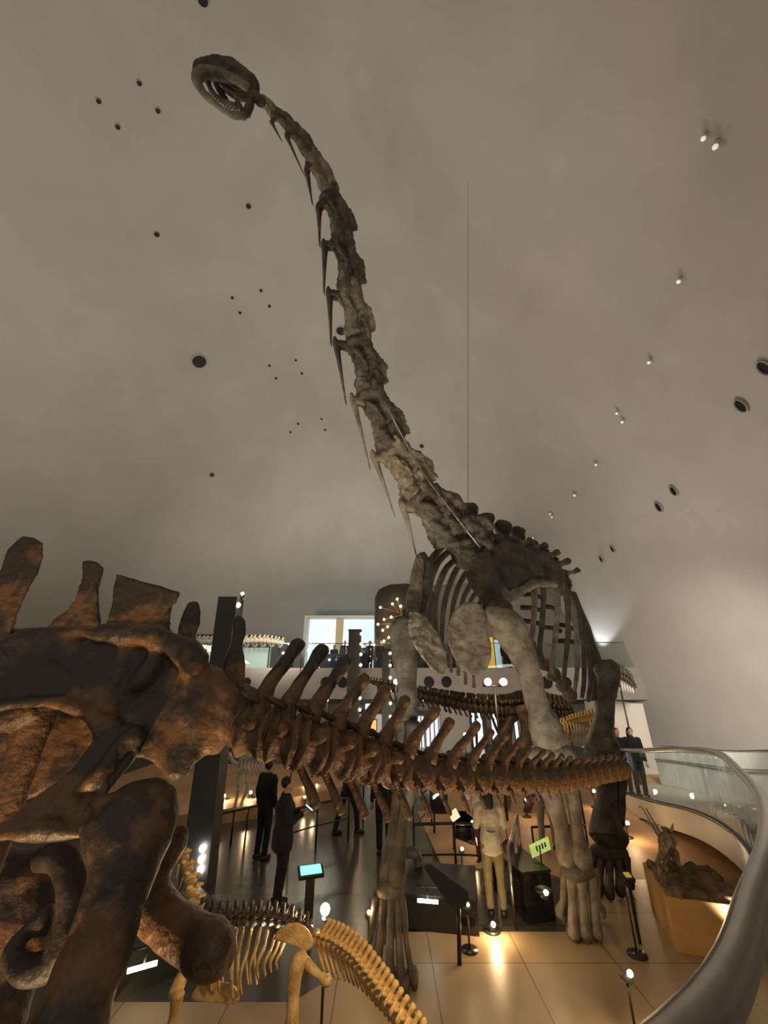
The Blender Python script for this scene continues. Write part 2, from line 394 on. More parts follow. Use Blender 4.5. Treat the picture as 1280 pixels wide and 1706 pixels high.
# blue screens, far left
for nm, px0, px1, py0, py1, Y, m, lab in (
        ('blue_screen', 168, 186, 1016, 1050, 24, LITBL, 'small blue lit screen on the balcony between two big brown spines'),
        ('white_screen', 150, 167, 1014, 1050, 24.3, LITP, 'narrow white lit screen beside the small blue one on the balcony'),
        ('grey_panel', 35, 110, 995, 1062, 24.5, mat('lilac_panel', (.36, .35, .38), .6), 'large lilac grey panel on the balcony at far left behind the first spine'),
        ('display_case', 400, 448, 1079, 1112, 23.2, mat('lit_case', (.5, .6, .55), emit=(.55, .66, .58), es=.35), 'glowing pale green display case under the long fossil on the balcony'),
        ('display_case', 335, 358, 1079, 1112, 23.0, mat('lit_case2', (.7, .75, .7), emit=(.75, .8, .74), es=.5), 'glowing white display case by the dark near column on the balcony'),
        ('yellow_banner', 809, 824, 1062, 1098, 22.1, mat('yellow_panel', (.8, .5, .05), emit=(.85, .55, .08), es=.6), 'yellow lit panel on the balcony seen between breast bone and foreleg'),
        ('blue_banner', 824, 836, 1066, 1104, 22.05, mat('paleblue_panel', (.4, .6, .7), emit=(.5, .68, .75), es=.6), 'pale blue lit panel next to the yellow one behind the foreleg'),
        ('yellow_banner', 698, 706, 1078, 1098, 22.1, MATS['yellow_panel'], 'small yellow lit panel on the balcony just right of the sauropod left foreleg')):
    p, q = at(px0, py0, Y), at(px1, py1, Y)
    bm = NB(); box(bm, ((p.x+q.x)/2, Y, (p.z + 3.55)/2), (q.x-p.x, .15, p.z-3.55)); tag(obj(nm, bm, m, None, False), lab, 'display case' if 'case' in nm else 'panel')

# lower level lit openings and cases
for nm, px0, px1, py0, py1, Y, m, lab in (
        ('striped_screen', 690, 759, 1193, 1250, 24.2, mat('striped_light', (.8, .8, .82), emit=(.85, .86, .95), es=.85), 'bright striped white screen under the balcony right of the sauropod left foreleg'),
        ('lit_doorway_panel', 786, 808, 1188, 1262, 24.0, LITP, 'left bright white panel behind the dark theropod legs'),
        ('lit_doorway_panel', 818, 846, 1188, 1262, 24.0, LITP, 'middle bright white panel behind the dark theropod legs'),
        ('lit_doorway_panel', 856, 868, 1188, 1262, 24.0, LITP, 'narrow right bright white panel behind the dark theropod legs'),
        ('lit_screen', 609, 628, 1171, 1182, 24.2, mat('cyan_screen', (.6, .8, .85), emit=(.62, .9, .95), es=1.1), 'small cyan screen under the balcony between the two bulb columns'),
        ('orange_display', 616, 627, 1200, 1216, 23.9, LITW, 'small orange lit display under the balcony between the bulb columns'),
        ('orange_display', 650, 663, 1200, 1222, 23.9, LITW, 'orange lit display under the balcony left of the sauropod left foreleg'),
        ('lit_case', 598, 640, 1190, 1262, 24.3, mat('lit_case3', (.5, .52, .5), emit=(.6, .62, .58), es=.45), 'tall dim white case under the balcony right of the bulb-studded column'),
        ('lit_case', 410, 440, 1166, 1182, 24.3, MATS['lit_case2'], 'low white lit case under the balcony behind the first tail spines')):
    p, q = at(px0, py0, Y), at(px1, py1, Y)
    zb = max(q.z, .02)
    t = thing(nm, lab, 'display panel', ((p.x+q.x)/2, Y, zb))
    bm = NB(); box(bm, ((p.x+q.x)/2, Y, (p.z+zb)/2), (q.x-p.x, .12, p.z-zb)); obj('lit_face', bm, m, t, False)
    bm = NB(); box(bm, ((p.x+q.x)/2, Y+.1, (p.z+zb)/2), (q.x-p.x+.1, .1, p.z-zb+.1)); obj('back_board', bm, DARKM, t, False)
    if nm == 'striped_screen':
        for k in range(9):
            bm = NB(); box(bm, (p.x + (q.x-p.x)*(k+.5)/9, Y-.08, (p.z+zb)/2), (.06, .04, p.z-zb)); obj('slat', bm, mat('grey_slat', (.35, .34, .33), .5), t, False)

# ---- columns studded with bulbs
def bulb_column(px, py_top, Y, wpx, nb, lab, z0, dpx=0, bulbs=()):
    p = at(px, py_top, Y); w_ = wpx*mpp(p)
    t = thing('column', lab, 'column', (p.x, Y, z0))
    bm = NB(); box(bm, (p.x, Y, (p.z+z0)/2), (w_, w_, p.z-z0)); obj('shaft', bm, PILM, t, False)
    bm = NB(); box(bm, (p.x, Y, p.z+.03), (w_*1.08, w_*1.08, .06)); obj('cap', bm, DARKM, t, False)
    for k in range(nb):
        z = p.z - .12 - (p.z - max(z0, 1.6))*k/nb
        bm = NB(); blob(bm, (p.x + w_*.55, Y - w_*.52, z), .06, sub=1); obj('bulb', bm, BULBS, t)
    return t, p, w_
bulb_column(592, 1052, 17.0, 20, 9, 'broad dark column studded with small bulbs, in front of the bright alcove', 0)
bulb_column(643, 1084, 18.0, 13, 6, 'slim dark column with bulbs next to the sauropod left foreleg', 0)
# near dark pillar behind the pelvis
t = thing('dark_pillar', 'tall dark pillar with two lamps on top, behind the brown pelvis', 'pillar', (*gr(328, 1482).xy, 0))
g = gr(328, 1482); top = at(391, 1000, g.y+.2)
bm = NB(); prism(bm, [Vector((g.x-.24, g.y, .0)), Vector((g.x+.24, g.y, 0)), Vector((top.x+.2, g.y, top.z)), Vector((top.x-.2, g.y, top.z))], (0, .45, 0)); obj('shaft', bm, PILM, t, False)
for px, py, rr_ in ((404, 989, .035), (397, 1008, .05)):
    p = at(px, py, g.y-.1); bm = NB(); blob(bm, p, rr_, sub=2); obj('bulb', bm, BULB, t)
    bm = NB(); cyl(bm, p + Vector((-.02, .05, -.02)), p + Vector((-.10, .28, -.02)), .05, .04); obj('lamp_housing', bm, DARKM, t)
bm = NB(); p = at(402, 1000, g.y+.1); cyl(bm, (p.x, p.y, top.z-.2), (p.x, p.y, at(404, 986, g.y).z), .02); obj('lamp_stem', bm, DARKM, t)
for k, py in enumerate((1414, 1432, 1450)):
    p = at(337-2*k, py, g.y-.27); bm = NB(); blob(bm, p, (.05, .03, .055), sub=2); obj('spot_lens', bm, BULBW, t)

# ---- the descending walkway at right: slab, fascia, glass balustrade, outer parapet
HR = [(-2.2, -.5, 2.76), (-1.0, .25, 2.74), (-.1, .66, 2.72), (.6, 1.07, 2.70), (1.12, 1.56, 2.69), (1.64, 2.1, 2.67), (2.42, 3.05, 2.58), (3.42, 4.45, 2.46), (5.0, 6.9, 2.29), (6.05, 9.3, 2.0), (6.45, 11.6, 1.66), (6.75, 13.6, 1.42), (6.8, 15.6, 1.2)]
S = [Vector(p) for p in cr(HR, 6)]
def side(i):
    t_ = S[min(i+1, len(S)-1)] - S[max(i-1, 0)]; t_.z = 0; t_.normalize(); return Vector((t_.y, -t_.x, 0))
OUT = [2.55]*len(S)
bm = NB(); rows = []
for i, p in enumerate(S):
    n_ = side(i); a_ = p - n_*.02; b_ = p + n_*2.5
    rows.append([bm.verts.new((q.x, q.y, p.z + dz)) for q, dz in ((a_, -1.08), (b_, -1.08), (b_, -1.5), (a_, -1.5))])
for r_, s_ in zip(rows, rows[1:]):
    for k in range(4): bm.faces.new((r_[k], r_[(k+1) % 4], s_[(k+1) % 4], s_[k]))
bm.faces.new(rows[0]); bm.faces.new(list(reversed(rows[-1])))
struct('floor_ramp', bm, mat('ramp_plaster', (.33, .30, .265), .45, col2=(.37, .335, .295), scale=1))
bl = thing('glass_balustrade', 'curving glass balustrade with a thick metal handrail sweeping down the right edge', 'balustrade', S[18])
bm = NB(); tube(bm, [(p.x, p.y, p.z, .052, .038) for p in S], 14, 1, ref=(0, 0, 1)); obj('handrail', bm, STEEL, bl)
bm = NB(); tube(bm, [(p.x, p.y, p.z-1.04, .03, .045) for p in S], 8, 1, ref=(0, 0, 1)); obj('base_channel', bm, DARKM, bl)
for i in range(18, len(S)-6, 6):
    bm = NB()
    f = [[bm.verts.new(q) for q in (S[k] + side(k)*o_ + Vector((0, 0, dz)) for o_, dz in ((-.006, -1.02), (.006, -1.02), (.006, -.04), (-.006, -.04)))] for k in range(i, i+7)]
    for r_, s_ in zip(f, f[1:]):
        for k in range(4): bm.faces.new((r_[k], r_[(k+1) % 4], s_[(k+1) % 4], s_[k]))
    bm.faces.new(f[0]); bm.faces.new(list(reversed(f[-1])))
    obj('glass_panel', bm, GLASS, bl, False)
# outer parapet of the walkway, pale panels
PALEP = mat('pale_parapet_panel', (.56, .60, .57), .5, spec=.4, col2=(.64, .67, .64), scale=1.2)
pp = thing('outer_parapet', 'pale panelled outer parapet of the walkway seen through the glass at right', 'parapet', S[50] + side(50)*2.4)
for i in range(36, len(S)-3, 3):
    bm = NB()
    f = [[bm.verts.new(q) for q in (S[k] + side(k)*o_ + Vector((0, 0, dz)) for o_, dz in ((2.36, -1.075), (2.46, -1.075), (2.46, 0), (2.36, 0)))] for k in range(i, i+4)]
    if i + 3 < len(S)-3:
        for v in f[-1]: v.co = v.co.lerp(f[-2][f[-1].index(v)].co, .05)
    for r_, s_ in zip(f, f[1:]):
        for k in range(4): bm.faces.new((r_[k], r_[(k+1) % 4], s_[(k+1) % 4], s_[k]))
    bm.faces.new(f[0]); bm.faces.new(list(reversed(f[-1])))
    obj('parapet_panel', bm, PALEP, pp, False)
bm = NB(); tube(bm, [(*(S[k] + side(k)*2.41 + Vector((0, 0, .03))), .03) for k in range(36, len(S))], 8, 1); obj('coping_rail', bm, STEEL, pp)
bm = NB(); tube(bm, [(*(S[k] + side(k)*2.33 + Vector((0, 0, -.35))), .015) for k in range(36, len(S))], 6, 1); obj('mid_rail', bm, STEEL, pp)

p_, n_d = dome_hit(1000, 1098); lamp('SPOT', p_ + n_d*.55, 300, COOL, .06, dome_hit(1004, 1010)[0], 60)
# ---- recesses and lamps in the dome
def dome_port(px, py, rpx, lab, group=None, name='ceiling_recess', deep=True):
    p, n = dome_hit(px, py); k = mpp(p)*rpx
    t = thing(name, lab, 'ceiling recess', p, group)
    bm = NB(); cyl(bm, p - n*.05, p + n*.03, k, k*.92, 20); obj('recess_disc', bm, BLACKM, t, False)
    if rpx > 3.5:
        bm = NB(); u = n.orthogonal().normalized(); v = n.cross(u)
        tube(bm, [(*(p + n*.03 + (u*math.cos(2*PI*i/24) + v*math.sin(2*PI*i/24))*k), k*.10) for i in range(25)], 6, 1, caps=False)
        obj('rim', bm, MATS.get('rim_white') or mat('rim_white', (.5, .48, .44), .5), t)
    return t
dome_port(332, 602, 12, 'largest black round speaker recess in the dome left of the sauropod neck')
dome_port(568, 551, 8, 'black round recess in the dome peeking out behind the middle of the long neck')
dome_port(338, -1, 9, 'black round recess at the very top of the dome above the sauropod skull')
for px, py, r_ in ((232, 138, 4), (164, 168, 4), (263, 184, 4), (196, 211, 4)):
    dome_port(px, py, r_, 'small dark round recess in the cluster of four left of the sauropod skull', 'four recesses left of the skull')
for px, py, r_, lab in ((414, 343, 4.5, 'small dark recess in the dome below the sauropod skull, alone left of the neck'), (261, 390, 4.5, 'small dark recess in the left of the dome below the cluster of four'),
                        (353, 791, 4, 'small dark recess low in the dome above the big block spine'), (703, 743, 4, 'small dark recess in the dome just right of the lower neck')):
    dome_port(px, py, r_, lab)
for px, py in ((387, 496), (435, 484), (449, 510), (400, 521)):
    dome_port(px, py, 2.6, 'tiny dark recess in the middle cluster of four left of the neck', 'middle cluster of tiny recesses')
for px, py in ((449, 609), (493, 600), (503, 622), (460, 630)):
    dome_port(px, py, 2.3, 'tiny dark recess in the cluster right of the large speaker recess', 'tiny recesses right of the speaker recess')
for px, py in ((536, 698), (497, 706), (542, 716), (484, 720)):
    dome_port(px, py, 2.0, 'tiny dark recess in the lowest cluster left of the lower neck', 'lowest cluster of tiny recesses')
def dome_oval(px, py, rpx, lab):
    """deep light port: white tube standing out of the dome with a dark mouth."""
    p, n = dome_hit(px, py); k = mpp(p)*rpx
    t = thing('dome_light_port', lab, 'light port', p, 'light ports down the right of the dome')
    v = (Vector((0, 0, 1)) - n*n.z).normalized(); u = v.cross(n).normalized()*.58; bm = NB()
    prof = [(k*1.12, -.03), (k*1.08, .10), (k*.95, .12), (k*.90, .06), (k*.86, .0)]
    rr = [[bm.verts.new(p + n*z + (u*math.cos(2*PI*i/28) + v*math.sin(2*PI*i/28))*r_) for i in range(28)] for r_, z in prof]
    for a, b in zip(rr, rr[1:]):
        for i in range(28): bm.faces.new((a[i], a[(i+1) % 28], b[(i+1) % 28], b[i]))
    bm.faces.new(list(reversed(rr[0]))); obj('collar', bm, mat('port_collar', (.42, .40, .37), .4), t)
    bm = NB(); prism(bm, [p + n*.03 + (u*math.cos(2*PI*i/28) + v*math.sin(2*PI*i/28))*k*.92 for i in range(28)], n*.03); obj('dark_mouth', bm, BLACKM, t, False)
for (px, py, r_), lab in zip(((1277, 612, 15), (1237, 675, 13), (1124, 817, 9), (1099, 844, 9), (1022, 914, 6), (1003, 931, 5.5), (943, 970, 6)),
        ('dark oval light port cut by the right edge of the picture', 'large dark oval light port second down the right of the dome', 'dark oval light port third down, upper of the middle pair',
         'dark oval light port fourth down, lower of the middle pair', 'small dark oval port, upper of the pair right of the tower', 'small dark oval port, lower of the pair right of the tower', 'lowest dark oval port touching the top of the sauropod ribs')):
    dome_oval(px, py, r_, lab)
def dome_spot(px, py, rpx, lab, g=None):
    p, n = dome_hit(px, py); k = mpp(p)*rpx
    t = thing('dome_spotlight', lab, 'spotlight', p, g)
    dn = (n + Vector((0, -.2, -1.2))).normalized()
    bm = NB(); cyl(bm, p + n*.02 - dn*k*.4, p + n*.1 + dn*k*1.5, k*.55, k*.75, 14); obj('housing', bm, mat('spot_housing', (.60, .58, .54), .35), t)
    bm = NB(); cyl(bm, p - n*.02, p + n*.10, k*.3, k*.3, 10); obj('mount', bm, DARKM, t)
    bm = NB(); blob(bm, p + n*.1 + dn*k*1.5, k*.6, sub=2); obj('lens', bm, mat('spot_lens', (.9, .88, .82), .2, emit=(1, .97, .9), es=.5), t)
for px, py, r_, lab in ((1177, 222, 6.5, 'white spotlight at upper right of the dome, left of the top pair'), (1197, 235, 7.5, 'white spotlight at upper right of the dome, right of the top pair'),
        (1135, 462, 5.5, 'white spotlight on the dome alone below the top pair'), (1085, 598, 4.5, 'white spotlight on the dome level with the edge light port'),
        (1031, 684, 3.5, 'upper of two close white spotlights right of the neck'), (1040, 698, 3.8, 'lower of two close white spotlights right of the neck'),
        (996, 770, 3.2, 'small white spotlight on the dome right of the neck base'), (960, 821, 3.2, 'small white spotlight just left of the middle pair of light ports')):
    dome_spot(px, py, r_, lab)
for px, py in ((922, 858), (919, 853), (890, 893)):
    dome_spot(px, py, 2.4, 'tiny white spotlight in the row just above the sauropod shoulders', 'tiny spotlights above the shoulders')
# ================================================================= brown skeleton in front: pelvis, thigh bones, tail
base = at(150, 1400, 1.7)
br = thing('brown_dinosaur_skeleton', 'mounted brown dinosaur skeleton filling the lower left, pelvis in front and bony tail stretching right', 'dinosaur skeleton', (base.x, base.y, 0))
# ilium
bm = NB()
slab(bm, [(-70, 1105, 1.72), (-10, 1070, 1.74), (60, 1050, 1.78), (150, 1043, 1.82), (230, 1050, 1.86), (290, 1064, 1.88), (340, 1100, 1.90), (383, 1150, 1.92), (402, 1192, 1.92),
          (392, 1225, 1.92), (358, 1250, 1.9), (322, 1272, 1.88), (300, 1296, 1.86), (286, 1304, 1.85), (268, 1282, 1.84), (238, 1262, 1.84), (208, 1258, 1.83), (190, 1250, 1.82), (178, 1222, 1.8), (160, 1200, 1.78), (138, 1182, 1.78), (100, 1170, 1.76), (0, 1178, 1.74), (-70, 1185, 1.72)], .055, 2)
ptube(bm, [(-80, 1180, 1.70, 9), (0, 1176, 1.71, 10), (70, 1170, 1.72, 10), (120, 1174, 1.74, 11), (150, 1190, 1.76, 13), (180, 1215, 1.78, 22), (200, 1235, 1.80, 24)])   # lower rim
ptube(bm, [(-80, 1120, 1.74, 10), (40, 1062, 1.78, 12), (150, 1054, 1.80, 14), (240, 1060, 1.82, 18), (300, 1080, 1.84, 22), (330, 1110, 1.86, 26)])   # crest
ptube(bm, [(262, 1085, 1.84, 12, 14), (250, 1115, 1.83, 14, 18), (228, 1140, 1.82, 10, 12), (205, 1152, 1.82, 6, 5)], ref=(0, 1, 0))   # ridge on the blade
ptube(bm, [(322, 1120, 1.86, 12, 24), (318, 1180, 1.85, 14, 38), (305, 1240, 1.85, 16, 34), (290, 1290, 1.85, 16, 22)], ref=(0, 1, 0))   # ischial peduncle
ptube(bm, [(350, 1130, 1.89, 14, 26), (376, 1190, 1.89, 18, 28), (345, 1246, 1.89, 14, 22)], ref=(0, 1, 0))
obj('ilium', bm, BROWN, br, fuse=.011, jitter=.012, jscale=9, sm=5)
# far ilium, seen dark through the opening
bm = NB(); slab(bm, [(-70, 1120, 2.35), (200, 1090, 2.4), (330, 1120, 2.45), (372, 1185, 2.45), (310, 1232, 2.42), (200, 1256, 2.4), (130, 1290, 2.36), (60, 1325, 2.34), (-70, 1330, 2.3)], .09, 2)
obj('ilium', bm, BROWN, br, fuse=.018, jitter=.012, jscale=7)
# sacrum
bm = NB(); ptube(bm, [(-80, 1085, 2.12, 36), (100, 1090, 2.12, 40), (260, 1120, 2.08, 42), (350, 1160, 2.02, 44), (425, 1205, 1.97, 44)], 14)
obj('sacrum', bm, BROWN, br, fuse=.014, jitter=.012, jscale=10)
# sacral neural spines
for Y, pts, th in ((2.0, [(38, 893), (72, 905), (63, 955), (50, 975), (22, 1040), (10, 1085), (-40, 1085), (-25, 985), (0, 955), (14, 915)], .10),
                   (2.05, [(138, 936), (152, 934), (174, 947), (163, 975), (165, 1008), (158, 1060), (60, 1066), (100, 1030), (130, 1000), (135, 965)], .08),
                   (2.08, [(193, 956), (230, 967), (298, 988), (284, 1010), (281, 1050), (300, 1085), (190, 1070), (172, 1050), (188, 1020), (190, 985)], .09),
                   (2.05, [(312, 1006), (322, 1002), (332, 1006), (333, 1040), (326, 1060), (334, 1105), (310, 1100), (297, 1055), (304, 1024)], .07),
                   (1.98, [(388, 1033), (396, 1026), (408, 1034), (409, 1055), (404, 1080), (410, 1105), (404, 1165), (412, 1215), (380, 1190), (370, 1130), (376, 1095), (386, 1065)], .07)):
    bm = NB(); slab(bm, [(x, y, Y) for x, y in pts], th, 2)
    obj('neural_spine', bm, BROWN, br, fuse=.009, jitter=.006, jscale=12, sm=4)
# pubis plates
bm = NB()
slab(bm, [(222, 1205, 1.80), (175, 1215, 1.76), (120, 1282, 1.73), (60, 1328, 1.7), (8, 1366, 1.68), (-40, 1392, 1.66), (60, 1402, 1.67), (142, 1394, 1.7), (168, 1338, 1.72), (195, 1300, 1.75), (235, 1250, 1.79)], .06, 2)
ptube(bm, [(-50, 1394, 1.64, 8), (30, 1386, 1.65, 12), (90, 1380, 1.66, 13), (140, 1388, 1.68, 9)])
ptube(bm, [(230, 1222, 1.76, 16), (200, 1245, 1.73, 14), (165, 1290, 1.70, 13), (130, 1320, 1.69, 9)])
obj('pubis', bm, BROWN, br, fuse=.010, jitter=.008, jscale=10, sm=4)
bm = NB(); ptube(bm, [(70, 1150, 2.12, 40, 18), (45, 1240, 2.1, 30, 16), (22, 1320, 2.08, 26, 15), (-8, 1400, 2.05, 28, 16), (-40, 1470, 2.0, 34, 18)], 14)
ptube(bm, [(60, 1180, 2.1, 26), (0, 1200, 2.05, 20), (-50, 1195, 2.0, 22)])
obj('pubis', bm, TAILB, br, fuse=.011, jitter=.006, jscale=10)
# front thigh bone
bm = NB(); ptube(bm, [(212, 1330, 1.66, 34, 30), (218, 1352, 1.63, 66, 46), (216, 1392, 1.6, 70, 48), (210, 1440, 1.58, 58, 42), (188, 1510, 1.56, 52, 38), (164, 1580, 1.54, 56, 38), (132, 1660, 1.5, 60, 42), (100, 1750, 1.46, 70, 52), (80, 1820, 1.44, 76, 60)], 18, 5, ref=(1, 0, 0))
ptube(bm, [(175, 1335, 1.62, 26), (168, 1375, 1.6, 30), (180, 1430, 1.58, 24)], 12)
ptube(bm, [(262, 1330, 1.64, 30), (272, 1370, 1.62, 26), (255, 1430, 1.6, 20)], 12)
fem = obj('femur', bm, BROWN, br, fuse=.010, jitter=.010, jscale=8, sm=5)
# far thigh bone
bm = NB(); ptube(bm, [(55, 1452, 2.28, 42), (40, 1500, 2.26, 62, 45), (22, 1570, 2.22, 66, 45), (-10, 1650, 2.18, 64, 45), (-50, 1760, 2.1, 72, 50)], 16, 5)
ptube(bm, [(-40, 1425, 2.28, 30), (10, 1440, 2.28, 24), (50, 1455, 2.28, 34)], 12)
obj('femur', bm, BROWN, br, fuse=.012, jitter=.01, jscale=8, sm=5)
bm = NB(); ptube(bm, [(68, 1432, 2.02, 18), (100, 1428, 1.98, 22), (122, 1466, 1.95, 24), (122, 1520, 1.92, 24), (112, 1570, 1.9, 26), (84, 1608, 1.9, 24), (42, 1616, 1.9, 20), (22, 1586, 1.92, 16), (44, 1552, 1.94, 14), (84, 1530, 1.95, 22)], 12)
obj('shaded_pubic_loop', bm, DARKB, br, fuse=.011, jitter=.006, jscale=10)  # dark bone colour carries the interior shade between the thigh bones
# ischium with its club-shaped end
bm = NB(); ptube(bm, [(306, 1380, 1.98, 12), (292, 1405, 1.96, 20), (264, 1450, 1.93, 22), (252, 1498, 1.9, 34), (282, 1538, 1.86, 34), (322, 1566, 1.82, 36), (352, 1582, 1.78, 40), (376, 1592, 1.76, 30)], 16, 5)
obj('ischium', bm, TAILB, br, fuse=.010, jitter=.006, jscale=9, sm=5)
# lower leg down to the floor
k0 = at(85, 1810, 1.44)
bm = NB(); tube(bm, [(k0.x, k0.y, k0.z-.02, .16, .14), (k0.x+.03, k0.y+.05, k0.z-.3, .10), (k0.x+.06, k0.y+.12, .9, .08), (k0.x+.05, k0.y+.1, .5, .11)], 14, 5); obj('tibia', bm, BROWN, br, jitter=.006, jscale=8)
for dx in (-.16, 0, .16):
    bm = NB(); tube(bm, [(k0.x+.05+dx*.5, k0.y+.1, .46, .06), (k0.x+.05+dx, k0.y, .2, .05), (k0.x+.05+dx*1.3, k0.y-.2, .06, .06)], 10, 4); obj('toe', bm, BROWN, br)

# tail
TC = [(400, 1210, 1.92, 40), (430, 1218, 1.9, 39), (500, 1236, 1.92, 40), (570, 1255, 2.02, 37), (620, 1268, 2.1, 33), (660, 1281, 2.2, 28), (700, 1289, 2.32, 25), (760, 1295, 2.52, 22), (820, 1297, 2.78, 21), (900, 1299, 3.2, 19), (960, 1294, 3.6, 17), (1010, 1285, 4.0, 15), (1044, 1280, 4.3, 14)]
dense = cr(TC, 24)
def tail_at(px):
    for a, b in zip(dense, dense[1:]):
        if a[0] <= px <= b[0]:
            t = (px - a[0])/max(b[0]-a[0], 1e-6); return [x + (y-x)*t for x, y in zip(a, b)]
    return list(dense[-1])
def itp(x, tab):
    if x <= tab[0][0]: return tab[0][1]
    for (a, u), (b, v) in zip(tab, tab[1:]):
        if x <= b: return u + (v-u)*(x-a)/(b-a)
    return tab[-1][1]
px = 408.0; nv = 0
while px < 1036:
    step = itp(px, [(408, 44), (640, 39), (720, 35), (800, 27), (880, 20), (960, 14), (1040, 12)])
    a, b = tail_at(px+1), tail_at(px+step-1.5)
    A, B = at(*a[:3]), at(*b[:3]); r0 = a[3]*mpp(A); r1 = b[3]*mpp(B); L_ = (B-A).length
    cen = [(*A, r0*.98), (*A.lerp(B, .12), r0*1.06), (*A.lerp(B, .35), r0*.84), (*A.lerp(B, .65), r1*.82), (*A.lerp(B, .88), r1*1.05), (*B, r1*.97)]
    bm = NB(); tube(bm, cen, 18, 2)
    mid = A.lerp(B, .5); up = Vector((0, 0, 1)); tdir = (B-A).normalized(); lat = tdir.cross(up).normalized()
    rm = (r0+r1)/2
    # neural arch and joint processes
    tube(bm, [(*(mid + up*rm*.6), rm*.5), (*(mid + up*rm*1.15), rm*.38), (*(mid + up*rm*1.5 + tdir*rm*.2), rm*.3)], 10, 3)
    for s in (-1, 1):
        q = mid + up*rm*1.15 + lat*s*rm*.35
        tube(bm, [(*q, rm*.14), (*(q - tdir*L_*.42 + up*rm*.12), rm*.11), (*(q - tdir*L_*.72 + up*rm*.22), rm*.09)], 8, 3)
        if px < 640:
            tube(bm, [(*(mid + up*rm*.35 + lat*s*rm*.7), rm*.30), (*(mid + up*rm*.45 + lat*s*rm*1.3), rm*.24), (*(mid + up*rm*.5 + lat*s*rm*itp(px, [(400, 2.0), (640, 1.4)])), rm*.2)], 8, 3)
    vert = obj('tail_vertebra', bm, TAILB, br, jitter=rm*.10, jscale=18)
    # spine
    sl = itp(px, [(408, 112), (470, 105), (560, 88), (640, 78), (700, 72), (760, 60), (820, 44), (880, 28), (940, 16), (1040, 7)])*random.uniform(.9, 1.1)
    sr = itp(px, [(408, 11), (500, 10.5), (640, 8.5), (760, 6.5), (860, 4.5), (1040, 3)])
    k = mpp(mid); bx = a[0] + step*.5; by = a[1] - a[3]*1.05; Yc = a[2]
    lean = itp(px, [(408, .66), (520, .58), (700, .55), (900, .75), (1040, .9)])*random.uniform(.85, 1.12)
    bm = NB()
    ptube(bm, [(bx, by+6, Yc, sr*1.7, sr*.9), (bx + sl*lean*.3, by - sl*.30, Yc, sr*1.15, sr*.8), (bx + sl*lean*.7, by - sl*.62, Yc, sr*.92, sr*.75), (bx + sl*lean, by - sl*.88, Yc, sr*1.15, sr*.95), (bx + sl*lean*1.08, by - sl*.96, Yc, sr*.8, sr*.7)], 12, 4)
    obj('neural_spine', bm, BROWN if px < 520 else TAILB, br, jitter=sr*k*.25, jscale=20)
    # chevron
    if px > 425 and px < 965:
        cl = itp(px, [(425, 92), (520, 88), (600, 78), (660, 58), (720, 44), (800, 30), (880, 16), (965, 6)])
        rr_ = itp(px, [(425, 9), (640, 6.5), (760, 4.5), (965, 2.6)])
        cx, cy = a[0] + step*.95, a[1] + a[3]*.86
        bm = NB()
        ptube(bm, [(cx, cy, Yc, rr_*1.0), (cx + cl*.10, cy + cl*.3, Yc+.02, rr_*.8, rr_*.6), (cx + cl*.26, cy + cl*.65, Yc+.03, rr_*1.05, rr_*.6), (cx + cl*.38, cy + cl*.95, Yc+.04, rr_*1.0, rr_*.6)], 10, 4)
        obj('chevron', bm, TAILB, br, jitter=rr_*k*.2, jscale=20)
    px += step; nv += 1
# ================================================================= tall grey sauropod
sb = at(650, 1640, 6.5)
sp = thing('sauropod_skeleton', 'towering grey long-necked sauropod skeleton rearing its neck up to the dome', 'dinosaur skeleton', (1.4, 6.9, 0))
def bone(name, pts, m=None, par=None, seg=14, n=5, ref=None, jit=.02, js=3.5, fuse=0, extra=()):
    bm = NB(); ptube(bm, pts, seg, n, ref)
    for e in extra: ptube(bm, e, seg, n, ref)
    return obj(name, bm, m or GREY, par or sp, jitter=jit, jscale=js, fuse=fuse)
# ---- neck: (px, py, depth along the view axis, half width px)
NECK = [(432, 166, 6.3, 9), (456, 190, 6.4, 11), (482, 212, 6.5, 13), (518, 262, 6.7, 16), (548, 325, 6.9, 19), (568, 400, 7.1, 21), (578, 484, 7.3, 23), (592, 566, 7.45, 25), (612, 655, 7.6, 27), (648, 748, 7.7, 30), (692, 826, 7.8, 34), (738, 884, 7.9, 38), (790, 925, 8.0, 42)]
rights = Vector((1, 0, 0))
RIB_TIP = {1: (470, 236), 2: (507, 292), 3: (521, 342), 4: (533, 412), 5: (540, 490), 6: (552, 576), 7: (577, 674), 8: (617, 782), 9: (658, 860), 10: (694, 926)}
RIB_HEAD = {1: (452, 203), 2: (478, 228), 3: (512, 290), 4: (531, 347), 5: (541, 407), 6: (549, 487), 7: (560, 570), 8: (588, 664), 9: (622, 756), 10: (670, 836)}
vd = Vector((0, CT, ST))
